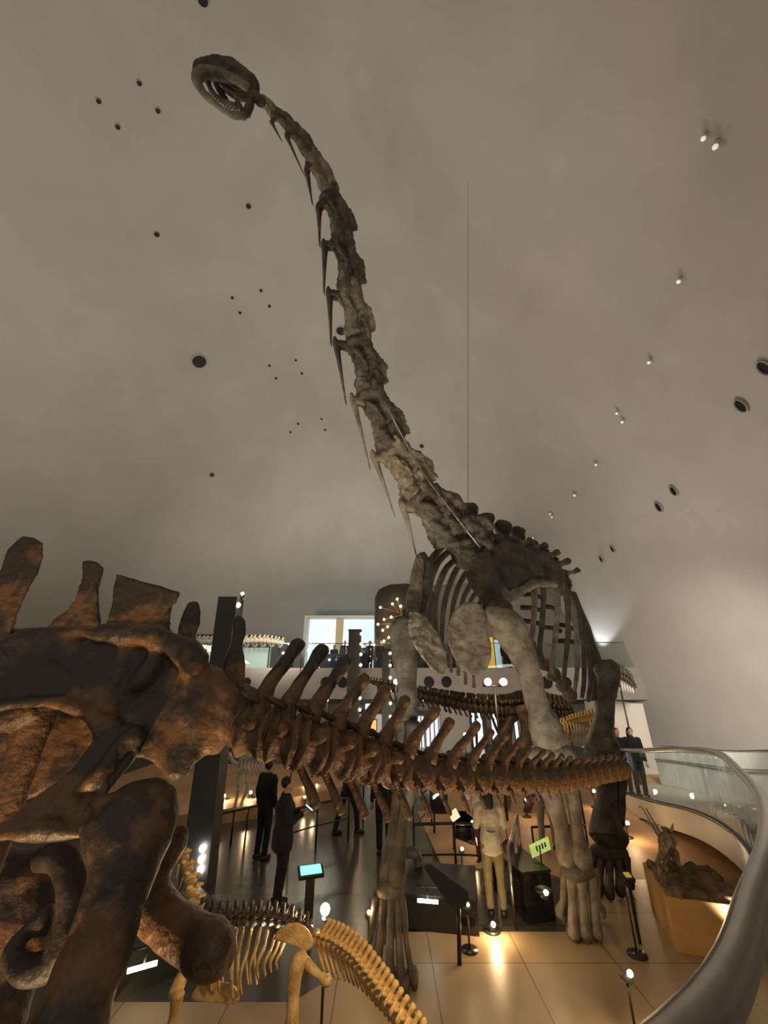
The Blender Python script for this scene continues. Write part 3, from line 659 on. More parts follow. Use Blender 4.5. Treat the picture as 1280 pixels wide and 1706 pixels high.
for i in range(len(NECK)-1):
    a, b = NECK[i], NECK[i+1]
    A, B = ad(*a[:3]), ad(*b[:3]); wa, wb = a[3]*a[2]/FPX, b[3]*b[2]/FPX; w = (wa+wb)/2
    t = (B-A).normalized(); dor = (rights - t*rights.dot(t)).normalized()      # dorsal side faces right in the photo
    lat = t.cross(dor).normalized(); L_ = (B-A).length
    bm = NB(); f = lambda s, d=0, l=0: A + t*L_*s + dor*w*d + lat*w*l
    tube(bm, [(*f(-.05), w*.62, w*.66), (*f(.06), w*.80), (*f(.25), w*.55), (*f(.55), w*.46), (*f(.82), w*.66), (*f(.98), w*.74)], 14, 3, ref=dor)   # centrum
    tube(bm, [(*f(.05, .55), w*.42, w*.5), (*f(.35, .72), w*.42, w*.40), (*f(.7, .85), w*.40, w*.36), (*f(1.02, .80), w*.30, w*.5)], 12, 3, ref=dor)   # neural arch
    if i > 3: tube(bm, [(*f(.30, .95), w*.25, w*.12), (*f(.55, 1.30), w*.30, w*.14), (*f(.90, 1.38), w*.22, w*.12)], 10, 3, ref=dor)      # crest
    for s in (-1, 1):
        tube(bm, [(*f(.25, .55, s*.35), w*.22), (*f(-.02, .62, s*.62), w*.2), (*f(-.14, .60, s*.7), w*.14)], 8, 3)
        tube(bm, [(*f(.65, .8, s*.35), w*.22), (*f(.95, .75, s*.6), w*.2), (*f(1.10, .7, s*.62), w*.14)], 8, 3)
        tube(bm, [(*f(.15, -.15, s*.5), w*.26), (*f(.3, .1, s*.8), w*.16), (*f(.6, .4, s*.55), w*.12)], 8, 3)                                     # side lamina
    v = obj('neck_vertebra', bm, GREY if i % 3 else PALEG, sp, fuse=max(.012, w*.085), jitter=w*.16, jscale=7, sm=2)
    if i in RIB_TIP:
        for s in (-1, 1):
            h = ad(*RIB_HEAD[i], a[2]) + lat*s*w*.5; tip = ad(*RIB_TIP[i], b[2]+.03) + lat*s*w*.25
            bm = NB()
            tube(bm, [(*f(.12, -.35, s*.3), w*.34, w*.18), (*(f(.14, -.6, s*.5).lerp(h, .6)), w*.24, w*.14), (*h.lerp(tip, .05), w*.2, w*.12)], 8, 3)
            d_ = (tip-h)
            tube(bm, [(*(h - d_*.05), w*.08), (*(h + d_*.04), w*.2), (*(h + d_*.22), w*.14), (*(h + d_*.6), w*.075), (*tip, w*.03)], 8, 3)
            obj('cervical_rib', bm, GREY if i < 8 else PALEG, v)
# ---- skull seen from below: jaw loop, roof, braincase
D_ = 6.25
def dtube(bm, pts, seg=10, n=4):
    tube(bm, [(*ad(p[0], p[1], D_ + (p[4] if len(p) > 4 else 0)), *[r*D_/FPX for r in p[2:4]]) for p in pts], seg, n)
sk = []
bm = NB(); dtube(bm, [(408, 194, 7, 6), (385, 190, 5, 5), (357, 172, 5, 5), (336, 150, 6.5, 6.5), (327, 130, 8, 8), (335, 117, 7, 7), (360, 119, 6, 6), (388, 131, 6, 6), (414, 146, 7, 7)])
jaw = obj('lower_jaw', bm, PALEG, sp, jitter=.012, jscale=9)
bm = NB(); dtube(bm, [(328, 132, 8, 10, .25), (334, 117, 10, 14, .3), (360, 116, 12, 18, .35), (392, 126, 14, 22, .35), (415, 137, 10, 16, .3)], 14)
dtube(bm, [(396, 126, 12, 14, .15), (418, 136, 11, 12, .1), (425, 148, 8, 9, .05)], 12)
dtube(bm, [(332, 128, 9, 8, .06), (350, 122, 11, 9, .06), (380, 130, 11, 9, .06), (408, 142, 10, 9, .06)], 12)
obj('skull_roof', bm, GREY, sp, fuse=.018, jitter=.015, jscale=8)
bm = NB()
for q in ([(345, 130, 5, 5, .2), (352, 150, 4, 4, .15), (370, 168, 4, 4, .1), (395, 178, 5, 5, .1)], [(368, 132, 5, 5, .2), (380, 150, 6, 6, .2), (400, 160, 7, 7, .15), (418, 160, 8, 8, .1)],
          [(418, 146, 9, 8, .08), (418, 170, 7, 6, .06), (410, 190, 8, 7, .04)], [(360, 140, 6, 4, .25), (372, 160, 8, 4, .25), (380, 176, 4, 4, .2)], [(395, 168, 4, 4, .1), (402, 180, 4, 4, .05), (404, 190, 5, 5, 0)], [(418, 152, 8, 8, .1), (428, 163, 8, 8, .05), (436, 170, 8, 8, 0)]):
    dtube(bm, q, 8)
obj('palate_bones', bm, GREY, sp, jitter=.01, jscale=9)
bm = NB()
for k in range(11):
    t_ = k/10; x = 352 + 50*t_ ; y = 176 + 20*t_ - 6*math.sin(PI*t_)
    p = ad(345 + 48*t_, 158 + 30*t_, D_-.02); tube(bm, [(*p, .012), (*(p + Vector((.02, 0, .05))), .010), (*(p + Vector((.03, 0, .09))), .003)], 6, 2)
obj('teeth', bm, PALEG, jaw)

# ---- back vertebrae with knobbly spines, ribs
dcol = [(770, 915, 7.9), (800, 918, 8.1), (830, 918, 8.3), (858, 922, 8.6), (880, 932, 8.8), (900, 945, 9.1), (918, 960, 9.4), (934, 975, 9.7)]
for i in range(len(dcol)-1):
    a, b = dcol[i], dcol[i+1]
    A, B = at(*a), at(*b); r_ = (34 - i*2)*mpp(A)
    bm = NB(); tube(bm, [(*A, r_), (*A.lerp(B, .5), r_*.75), (*B, r_*.95)], 14, 3)
    m_ = A.lerp(B, .4)
    sx, sy = (a[0]+b[0])/2, (846, 862, 874, 884, 905, 918, 932)[i]
    T_ = at(sx - 6, sy, a[2] + .1)
    tube(bm, [(*(m_ + Vector((0, 0, r_*.5))), r_*.5, r_*.3), (*m_.lerp(T_, .6), r_*.38, r_*.25), (*T_, r_*.55, r_*.5)], 12, 3)
    for s in (-1, 1):
        q = m_ + Vector((s*.5, 0, .2)) ; tube(bm, [(*(m_ + Vector((0, 0, .12))), r_*.3), (*q, r_*.22), (*(q + Vector((s*.12, 0, .05))), r_*.3)], 8, 3)
    obj('back_vertebra', bm, GREY, sp, fuse=.03, jitter=.04, jscale=5, sm=2)
LR = [[(742, 905, 8.0), (716, 938, 7.9), (704, 990, 7.8), (703, 1050, 7.7)], [(756, 912, 8.1), (728, 940, 8.0), (714, 990, 7.9), (716, 1062, 7.8)], [(768, 925, 8.3), (742, 950, 8.2), (726, 1000, 8.1), (726, 1072, 8.0), (732, 1120, 7.9)],
      [(780, 930, 8.6), (760, 950, 8.5), (742, 1000, 8.4), (736, 1060, 8.3), (738, 1110, 8.2)], [(790, 945, 8.9), (772, 962, 8.8), (757, 1000, 8.7), (750, 1060, 8.6), (752, 1120, 8.5)], [(798, 960, 9.2), (784, 975, 9.1), (770, 1005, 9.0), (762, 1060, 8.9), (764, 1125, 8.8)],
      [(806, 975, 9.5), (796, 985, 9.4), (782, 1008, 9.3), (774, 1060, 9.2), (776, 1140, 9.1)], [(814, 985, 9.7), (806, 995, 9.7), (796, 1015, 9.6), (788, 1070, 9.5), (790, 1145, 9.4)]]
for k, q in enumerate(LR):
    bone('rib', [(x, y, Y, (5.5, 6, 5.5, 5, 4)[j] - k*.2, 3) for j, (x, y, Y) in enumerate(q)], par=sp, seg=8, jit=.01)
RR = [[(880, 955, 8.3), (890, 985, 8.2), (889, 1040, 8.1), (882, 1100, 8.0), (886, 1130, 8.0)], [(900, 955, 8.6), (906, 985, 8.5), (903, 1040, 8.4), (897, 1100, 8.3), (895, 1128, 8.3)], [(916, 955, 8.8), (928, 985, 8.7), (928, 1030, 8.6), (922, 1090, 8.5), (919, 1122, 8.5)],
      [(928, 960, 9.0), (944, 995, 8.9), (947, 1050, 8.8), (942, 1105, 8.7), (939, 1135, 8.7)], [(936, 970, 9.2), (955, 1010, 9.1), (961, 1060, 9.0), (962, 1110, 8.9), (958, 1150, 8.9)], [(940, 975, 9.4), (962, 1015, 9.3), (972, 1070, 9.2), (974, 1125, 9.1), (970, 1162, 9.0)],
      [(942, 978, 9.6), (968, 1025, 9.5), (980, 1080, 9.4), (984, 1130, 9.3), (980, 1168, 9.2)], [(944, 978, 9.8), (972, 1030, 9.7), (986, 1090, 9.6), (991, 1140, 9.5), (988, 1165, 9.4)]]
for k, q in enumerate(RR):
    bone('rib', [(x, y, Y, (5, 5, 4.5, 4.2, 3)[j], 3) for j, (x, y, Y) in enumerate(q)], par=sp, seg=8, jit=.01, m=PALEG if k in (0, 2, 4) else GREY)
# short cross bars and belly bones between the ribs
for x0, y0, x1, y1, Y in ((868, 1012, 905, 1018, 9.2), (868, 1034, 906, 1042, 9.3), (905, 1045, 935, 1052, 9.4), (905, 1010, 932, 1018, 9.4), (930, 1040, 960, 1050, 9.6), (868, 990, 905, 996, 9.1), (930, 1068, 965, 1072, 9.7)):
    bone('rib', [(x0, y0, Y, 4, 3), ((x0+x1)/2, (y0+y1)/2-2, Y, 4, 3), (x1, y1, Y, 4, 3)], seg=8, jit=.01)
for i in range(7):
    x = 866 + i*14; y = 1060 + i*16
    bm = NB(); p = at(x, y, 9.6); blob(bm, p, (.17, .2, .16)); tube(bm, [(*p, .08), (*(p + Vector((-.1, 0, .25))), .06), (*(p + Vector((-.2, 0, .35))), .08)], 8, 3)
    obj('back_vertebra', bm, PALEG, sp, fuse=.03, jitter=.05, jscale=5)

# ---- shoulder girdle
def plate(name, outline, th, m, fuse=.022, jit=.02, js=4, extra=()):
    bm = NB(); slab(bm, outline, th, 3)
    for e in extra: ptube(bm, e, 12, 4)
    return obj(name, bm, m, sp, fuse=fuse, jitter=jit, jscale=js, sm=5)
plate('coracoid', [(786, 925, 7.2), (812, 918, 7.3), (824, 945, 7.3), (830, 975, 7.2), (842, 992, 7.1), (832, 1012, 7.0), (808, 1010, 7.0), (790, 985, 7.0), (778, 962, 7.1), (784, 945, 7.2)], .16, GREY)
plate('shoulder_blade', [(820, 912, 7.6), (840, 903, 7.8), (866, 908, 8.0), (890, 918, 8.2), (904, 925, 8.3), (898, 938, 8.2), (905, 955, 8.1), (880, 968, 7.8), (858, 985, 7.5), (836, 990, 7.2), (822, 962, 7.3), (818, 935, 7.5)], .16, GREY)
plate('shoulder_blade_tip', [(893, 918, 8.2), (908, 918, 8.4), (926, 935, 8.6), (938, 965, 8.8), (940, 985, 8.8), (922, 976, 8.6), (898, 968, 8.3), (872, 975, 8.0), (852, 992, 7.7), (836, 1004, 7.4), (846, 985, 7.4), (870, 962, 7.7), (888, 940, 8.0)], .12, GREY)
bone('collar_bone', [(838, 990, 7.1, 12), (852, 994, 7.2, 9), (872, 982, 7.5, 7), (895, 972, 7.9, 6), (925, 974, 8.4, 5)], m=PALEG)
bone('shoulder_joint', [(812, 1010, 6.9, 14), (828, 1016, 6.8, 20), (846, 1015, 6.8, 16)], m=DARKB)
plate('shoulder_blade', [(698, 922, 7.2), (706, 935, 7.3), (704, 985, 7.2), (698, 1020, 7.1), (690, 1040, 7.0), (676, 1010, 6.9), (682, 975, 7.0), (690, 935, 7.1)], .14, PALEG)
bone('coracoid', [(702, 924, 7.4, 7), (712, 945, 7.4, 8), (706, 985, 7.3, 9), (700, 1020, 7.2, 9)])
# ---- two breast bones
plate('breast_bone', [(682, 1018, 6.7), (700, 1020, 6.75), (722, 1042, 6.8), (736, 1068, 6.8), (746, 1100, 6.8), (742, 1122, 6.75), (730, 1124, 6.7), (708, 1102, 6.6), (690, 1075, 6.6), (680, 1048, 6.65)], .08, PALEG, jit=.018, js=9)
plate('breast_bone', [(772, 1004, 6.7), (790, 1003, 6.7), (808, 1018, 6.7), (812, 1050, 6.65), (818, 1075, 6.6), (818, 1100, 6.6), (806, 1122, 6.6), (790, 1126, 6.6), (772, 1116, 6.6), (758, 1100, 6.6), (746, 1070, 6.6), (744, 1045, 6.65), (756, 1020, 6.7)], .09, PALEG, jit=.014, js=9)
# ---- right-hand foreleg in the photo
bone('humerus', [(812, 1014, 6.75, 10), (824, 1022, 6.75, 20, 17), (842, 1038, 6.8, 28, 20), (860, 1068, 6.9, 26, 19), (876, 1105, 6.95, 21, 17), (888, 1145, 7.0, 19, 16), (899, 1185, 7.05, 20, 16), (909, 1212, 7.1, 27, 19), (917, 1234, 7.1, 29, 19), (920, 1244, 7.1, 22, 15)], m=PALEG, seg=18, jit=.03, js=4, ref=(1, 0, 0))
bone('ulna', [(898, 1252, 7.15, 22), (905, 1275, 7.15, 24, 20), (918, 1320, 7.2, 16, 15), (935, 1375, 7.25, 14, 13), (945, 1425, 7.3, 18, 16), (950, 1445, 7.3, 14)], m=PALEG)
bone('radius', [(935, 1250, 7.05, 16), (945, 1275, 7.1, 18), (955, 1330, 7.15, 11), (962, 1390, 7.2, 12), (970, 1430, 7.2, 16), (972, 1442, 7.2, 12)], m=PALEG)
bone('wrist_bone', [(938, 1444, 7.3, 10), (960, 1452, 7.25, 14), (985, 1448, 7.25, 11)])
for x0, x1, Y, r_ in ((942, 935, 7.5, 8), (952, 956, 7.35, 10), (968, 974, 7.3, 11), (984, 994, 7.3, 9), (992, 1003, 7.45, 7)):
    yb = 1530 if x0 in (942, 992) else 1562
    zz = 0
    foot = gr(x1, yb, .09); Yf = foot.y
    bone('metacarpal', [(x0, 1456, Y, r_*1.05), (x0*.7+x1*.3, 1480, Y, r_*.8), ((x0+x1)/2, 1505, (Y+Yf)/2, r_*.72), (x1, yb-14, Yf, r_*1.0), (x1, yb-4, Yf, r_*1.0)], m=PALEG, seg=10, jit=.01)
# ---- left-hand foreleg in the photo
bone('humerus', [(672, 1030, 6.75, 14, 12), (672, 1048, 6.75, 22, 15), (674, 1090, 6.75, 21, 15), (678, 1140, 6.7, 17, 14), (680, 1180, 6.7, 18, 14), (680, 1198, 6.7, 17, 14)], seg=16, jit=.02, ref=(1, 0, 0))
bone('ulna', [(672, 1200, 6.75, 15), (674, 1225, 6.75, 16), (668, 1300, 6.7, 13), (658, 1390, 6.6, 12), (648, 1450, 6.55, 15), (645, 1476, 6.5, 14)])
bone('radius', [(688, 1205, 6.6, 12), (688, 1235, 6.6, 14), (680, 1320, 6.55, 11), (668, 1400, 6.5, 10), (660, 1455, 6.45, 14), (658, 1476, 6.45, 12)])
bone('wrist_bone', [(628, 1488, 6.5, 9), (645, 1482, 6.45, 14), (668, 1488, 6.45, 10)])
for x0, x1, yb, r_ in ((628, 608, 1612, 6.5), (639, 630, 1632, 8), (650, 650, 1644, 9), (661, 668, 1646, 8), (669, 685, 1640, 6.5)):
    f_ = gr(x1, yb, .08); Yf = f_.y
    bone('metacarpal', [(x0, 1492, 6.45, r_*1.05), (x0*.7+x1*.3, 1525, 6.4, r_*.8), ((x0+x1)/2, 1565, (6.4+Yf)/2, r_*.74), (x1, yb-24, Yf, r_*.95), (x1, yb-8, Yf, r_*1.05)], seg=10, jit=.01)
for px_, py_, r_ in ((612, 1618, 9), (632, 1638, 11), (653, 1648, 13), (672, 1650, 12), (688, 1643, 10)):
    g_ = gr(px_, py_, .05); k_ = mpp(g_)
    bm = NB(); tube(bm, [(g_.x, g_.y+.08, .16, r_*k_*.9), (g_.x+.01, g_.y, .13, r_*k_), (g_.x+.02, g_.y-.10, .09, r_*k_*.75, r_*k_*.5)], 10, 3)
    obj('toe_bone', bm, DARKB if px_ > 640 else GREY, sp, jitter=.01)
for px_, py_, r_ in ((938, 1534, 8), (957, 1566, 10), (976, 1567, 11), (996, 1566, 9)):
    g_ = gr(px_, py_, .05); k_ = mpp(g_)
    bm = NB(); tube(bm, [(g_.x, g_.y+.1, .14, r_*k_*.9), (g_.x, g_.y, .12, r_*k_), (g_.x, g_.y-.08, .08, r_*k_*.7, r_*k_*.5)], 10, 3)
    obj('toe_bone', bm, GREY, sp, jitter=.01)
# rods of the mount
for x0, y0, x1, y1, Y in ((642, 1480, 606, 1640, 6.4), (655, 1530, 652, 1630, 6.15), (672, 1530, 684, 1632, 6.2)):
    q = gr(x1, y1, .05); p = at(x0, y0, q.y+.1)
    bm = NB(); tube(bm, [(*p, .012), (*p.lerp(q, .5), .012), (*q, .014)], 6, 2); obj('mount_rod', bm, STEEL, sp)
bm = NB(); tube(bm, [(*ad(640, 668, 7.22), .014), (*ad(700, 780, 7.25), .016), (*ad(745, 842, 7.25), .016), (*ad(800, 912, 7.2), .016)], 8, 3); obj('mount_rod', bm, STEEL, sp)
# ---- hind leg; shadow on its lower part put into a darker bone colour
bone('femur', [(1008, 1106, 9.5, 17), (1010, 1118, 9.5, 21), (1010, 1150, 9.45, 17), (1008, 1190, 9.35, 15), (1004, 1222, 9.3, 20), (1004, 1242, 9.25, 27), (1008, 1256, 9.2, 23)], seg=16, jit=.03, js=3)
bone('pelvis', [(950, 990, 10.2, 10), (972, 1050, 10.2, 12), (990, 1100, 10.0, 12), (1006, 1130, 9.8, 12)], jit=.03)
bone('tibia', [(1010, 1262, 9.2, 22), (1010, 1290, 9.15, 17), (1012, 1325, 9.1, 15), (1010, 1365, 9.0, 22), (1014, 1392, 8.95, 30), (1016, 1406, 8.9, 24)], m=DARKB, seg=14, jit=.02)
bone('fibula', [(1030, 1268, 9.25, 9), (1034, 1300, 9.2, 9), (1034, 1340, 9.1, 8), (1032, 1375, 9.0, 7)], m=DARKB)
bone('ankle_bone', [(988, 1418, 8.85, 10), (1012, 1424, 8.8, 14), (1040, 1420, 8.85, 10)], m=DARKB)
for x0, x1, yb in ((988, 978, 1478), (1002, 998, 1490), (1016, 1016, 1494), (1030, 1034, 1490), (1042, 1050, 1480)):
    f_ = gr(x1, yb, .08)
    bone('metatarsal', [(x0, 1428, 8.8, 8), ((x0+x1)/2, 1455, (8.8+f_.y)/2, 6), (x1, yb-8, f_.y, 8), (x1, yb-2, f_.y, 7)], m=DARKB, seg=9, jit=.01)
# hanging wires
for (x0, y0, x1, y1, Y) in ((780, 330, 780, 858, 8.2), (735, 720, 775, 862, 8.1)):
    pass
p = at(780, 858, 8.2); q = dome_hit(780, 300)[0]
bm = NB(); cyl(bm, p, q, .006, seg=6); tag(obj('suspension_wire', bm, DARKM), 'thin taut wire running up to the dome from the sauropod shoulders', 'wire')
# ================================================================= smaller skeletons
# ---- yellow skeleton at the bottom
yb_ = at(490, 1560, 4.5)
ye = thing('yellow_dinosaur_skeleton', 'yellow dinosaur skeleton under the brown one, dome-shaped hip plate and tail coming forward', 'dinosaur skeleton', (yb_.x, yb_.y, .05))
def yb(name, pts, m=GOLD, par=None, seg=8, n=4, ref=None, jit=.004):
    bm = NB(); ptube(bm, pts, seg, n, ref); return obj(name, bm, m, par or ye, jitter=jit, jscale=14)
def spine_run(path, count, name, m, par, sp_len, sp_dir, rib=None, r_scale=1):
    """vertebrae strung along a path of (px,py,Y,r)."""
    d = cr(path, 20); N = len(d) - 1
    for k in range(count):
        a, b = d[int(N*k/count)], d[int(N*(k+.82)/count)]
        A, B = at(*a[:3]), at(*b[:3]); r_ = a[3]*mpp(A)*r_scale
        bm = NB(); tube(bm, [(*A, r_), (*A.lerp(B, .5), r_*.7), (*B, r_)], 8, 2)
        M_ = A.lerp(B, .5); dv = Vector(sp_dir(k/count)); ln = sp_len(k/count)
        tube(bm, [(*(M_ + dv*r_*.6), r_*.45), (*(M_ + dv*ln*.6), r_*.3), (*(M_ + dv*ln), r_*.42)], 6, 2)
        lt = (B-A).normalized().cross(dv).normalized()
        for s in (-1, 1): tube(bm, [(*(M_ + dv*r_*.5 + lt*s*r_*.4), r_*.35), (*(M_ + dv*r_*.8 + lt*s*r_*1.6), r_*.22)], 6, 2)
        o = obj(name, bm, m, par, jitter=r_*.1, jscale=20)
        if rib: rib(k, A, a, o)
# neck at left
spine_run([(300, 1412, 5.2, 9), (310, 1440, 5.1, 10), (318, 1470, 5.0, 11), (322, 1500, 4.95, 11), (330, 1522, 4.9, 11)], 6, 'neck_vertebra', GOLD, ye, lambda t: .09, lambda t: (.8, -.3, .3))
for x, y, dx, dy in ((292, 1425, -4, 20), (298, 1440, -4, 22), (305, 1462, -10, 26), (306, 1478, -12, 26), (312, 1500, -12, 18)):
    yb('neck_rib', [(x, y, 5.0, 2), (x+dx*.4, y+dy*.5, 5.0, 1.6), (x+dx, y+dy, 5.0, 1)])
# back
spine_run([(330, 1524, 4.9, 9), (360, 1530, 4.85, 10), (400, 1530, 4.8, 10), (440, 1530, 4.75, 10), (480, 1536, 4.7, 10), (520, 1555, 4.6, 10)], 15, 'back_vertebra', DARKB, ye, lambda t: .12, lambda t: (0, 0, 1))
for k, (x0, y0, x1, y1) in enumerate(((352, 1540, 338, 1640), (368, 1542, 352, 1650), (380, 1545, 366, 1652), (395, 1548, 388, 1662), (405, 1550, 398, 1660), (418, 1552, 402, 1656), (434, 1545, 418, 1640), (446, 1552, 430, 1632), (458, 1560, 442, 1626), (466, 1566, 452, 1620), (474, 1572, 462, 1614))):
    yb('rib', [(x0, y0, 4.75, 2.6), (x0-7, y0+(y1-y0)*.35, 4.55, 3), (x1-2, y0+(y1-y0)*.7, 4.5, 2.8), (x1, y1, 4.55, 1.8)])
for k in range(8):
    yb('rib', [(336+k*14, 1545, 5.0, 2.4), (326+k*14, 1590, 5.25, 2.6), (330+k*14, 1640, 5.2, 1.8)])
# shoulder blade and forelimb at left
yb('shoulder_blade', [(322, 1600, 4.7, 4), (306, 1622, 4.62, 12, 5), (294, 1650, 4.6, 14, 6), (288, 1665, 4.58, 10, 6)], seg=10)
yb('humerus', [(296, 1655, 4.58, 12), (290, 1690, 4.56, 8), (280, 1730, 4.55, 8), (272, 1770, 4.55, 11)])
bm = NB(); slab(bm, [(330, 1640, 4.62), (350, 1632, 4.62), (392, 1642, 4.6), (396, 1672, 4.6), (350, 1670, 4.62), (318, 1664, 4.62)], .03); obj('breast_plate', bm, GOLD, ye, fuse=.012, jitter=.004)
# hip plate
bm = NB(); slab(bm, [(456, 1566, 4.4), (462, 1552, 4.4), (478, 1540, 4.4), (494, 1537, 4.4), (508, 1543, 4.4), (518, 1556, 4.4), (522, 1574, 4.4), (512, 1584, 4.4), (500, 1580, 4.4), (486, 1576, 4.4), (474, 1571, 4.4)], .05, 3)
obj('hip_plate', bm, GOLD, ye, fuse=.008, jitter=.004, jscale=12)
yb('femur', [(508, 1590, 4.38, 9), (496, 1604, 4.36, 13), (490, 1640, 4.34, 11), (488, 1680, 4.32, 10), (486, 1720, 4.3, 12), (484, 1750, 4.3, 15)], seg=12)
yb('tibia', [(484, 1756, 4.3, 14), (492, 1820, 4.4, 8), (500, 1880, 4.4, 10)])
g_ = at(500, 1886, 4.4)
bm = NB(); tube(bm, [(*g_, .07), (g_.x-.02, g_.y-.1, .25, .05), (g_.x-.05, g_.y-.3, .09, .06)], 8, 3); obj('foot', bm, GOLD, ye)
yb('pubis', [(502, 1594, 4.4, 8), (516, 1610, 4.38, 7), (532, 1625, 4.36, 6), (544, 1634, 4.35, 8), (550, 1626, 4.35, 5)])
# tail coming towards the viewer
def chev(k, A, a, o):
    if k > 22: return
    L_ = (66 - k*1.2)
    yb('chevron', [(a[0]-3, a[1]+6, a[2], 2.6), (a[0]+6, a[1]+L_*.5, a[2], 2.6), (a[0]+15, a[1]+L_, a[2], 2.2)], par=ye)
spine_run([(528, 1560, 4.55, 10), (560, 1572, 4.45, 11), (590, 1595, 4.35, 12), (620, 1632, 4.2, 13), (650, 1672, 4.05, 13), (690, 1725, 3.9, 13), (720, 1770, 3.8, 12)], 24, 'tail_vertebra', GOLD, ye, lambda t: .16 - .05*t, lambda t: (.55, -.1, .75), chev)

# ---- dark theropod in the middle distance
tc = at(860, 1200, 13)
td = thing('dark_theropod_skeleton', 'dark brown theropod skeleton behind the sauropod forelegs, tail held out to the left', 'dinosaur skeleton', (tc.x, 13, 0))
def tb(name, pts, m=DARKB, seg=10, par=None): bm = NB(); ptube(bm, pts, seg, 4); return obj(name, bm, m, par or td, jitter=.02, jscale=5)
def tchev(k, A, a, o):
    if 3 < k < 30:
        tb('chevron', [(a[0], a[1]+5, a[2], 2), (a[0]+1, a[1]+14, a[2], 1.8), (a[0]+4, a[1]+20, a[2], 2)], seg=6)
spine_run([(612, 1134, 13.6, 2.5), (640, 1142, 13.5, 6), (690, 1155, 13.4, 10), (740, 1166, 13.3, 11), (790, 1176, 13.2, 12), (840, 1180, 13.1, 13), (872, 1178, 13, 13)], 34, 'tail_vertebra', DARKB, td, lambda t: .12 + .28*t, lambda t: (.25, 0, 1), tchev)
bm = NB(); slab(bm, [(842, 1160, 13), (862, 1150, 13), (888, 1152, 13), (902, 1166, 13), (896, 1182, 13), (870, 1190, 13), (848, 1186, 13)], .25); obj('hip_plate', bm, DARKB, td, fuse=.04, jitter=.03)
for dx, Y in ((0, 12.8), (-38, 13.4)):
    tb('femur', [(872+dx, 1178, Y, 15), (880+dx, 1205, Y, 13), (878+dx, 1235, Y, 12), (872+dx, 1252, Y, 16)])
    tb('tibia', [(872+dx, 1254, Y, 14), (882+dx, 1285, Y, 8), (888+dx, 1315, Y, 9)])
    q = gr(884+dx, 1352, .06)
    tb('foot', [(888+dx, 1316, Y, 8), (884+dx, 1335, (Y+q.y)/2, 6), (878+dx, 1352, q.y, 6)])
tb('pubis', [(858, 1185, 13.1, 8), (842, 1215, 13.1, 5), (826, 1240, 13.1, 7)])
tb('ischium', [(866, 1186, 13.1, 8), (848, 1206, 13.2, 4), (832, 1222, 13.2, 4)])
spine_run([(880, 1176, 12.9, 12), (910, 1180, 12.7, 12), (935, 1186, 12.5, 11), (955, 1184, 12.3, 10)], 9, 'back_vertebra', DARKB, td, lambda t: .4, lambda t: (0, 0, 1))
for k in range(6):
    tb('rib', [(892+k*11, 1182, 12.5, 3), (898+k*11, 1205, 12.2, 3), (893+k*11, 1232, 12.3, 2)], seg=6)
for x0, y0, x1, y1 in ((820, 1195, 845, 1260), (845, 1195, 822, 1262), (832, 1195, 834, 1262), (792, 1185, 796, 1262)):
    tb('mount_rod', [(x0, y0, 13.2, 1.8), (x1, y1, 13.2, 1.8)], seg=6, m=DARKM)

# ---- golden skeleton under the big rib cage
gc = at(965, 1210, 11.5)
gd = thing('golden_ribbed_skeleton', 'small golden skeleton with fringed ribs beside the sauropod hind leg', 'dinosaur skeleton', (gc.x, 11.5, .05))
spine_run([(930, 1215, 11.9, 5), (950, 1204, 11.7, 6), (970, 1198, 11.5, 6), (992, 1192, 11.3, 6)], 12, 'back_vertebra', GOLD, gd, lambda t: .16, lambda t: (0, 0, 1))
for k in range(11):
    bm = NB(); x = 940 + k*5; ptube(bm, [(x, 1206 - k, 11.6, 1.6), (x+3, 1220, 11.4, 1.6), (x+1, 1236, 11.4, 1.1)], 6, 3); obj('rib', bm, GOLD, gd)
for x in (948, 982):
    p = at(x, 1208, 11.6); bm = NB(); cyl(bm, p, (p.x, p.y, .05), .025, seg=8); obj('mount_post', bm, DARKM, gd)
# ---- spiny tail against the white parapet at right
sc_ = at(1045, 1134, 15.5)
sg = thing('spiny_tail_skeleton', 'dark drooping spiny tail of a distant skeleton against the white parapet end at right', 'dinosaur skeleton', (sc_.x, 15.5, 0))
spine_run([(1026, 1124, 15.5, 6), (1038, 1128, 15.5, 6), (1050, 1136, 15.5, 5), (1058, 1146, 15.5, 4)], 8, 'tail_vertebra', DARKB, sg, lambda t: .42 - .1*t, lambda t: (.1, 0, 1))
for k in range(6):
    bm = NB(); x = 1032 + k*4.4; ptube(bm, [(x, 1136 + k*2, 15.5, 1.4), (x+2, 1150 + k, 15.5, 1.0)], 6, 2); obj('chevron', bm, IVORY, sg)
p = at(1030, 1128, 15.5); bm = NB(); cyl(bm, p, (p.x, p.y, 0), .03, seg=8); obj('mount_post', bm, DARKM, sg)

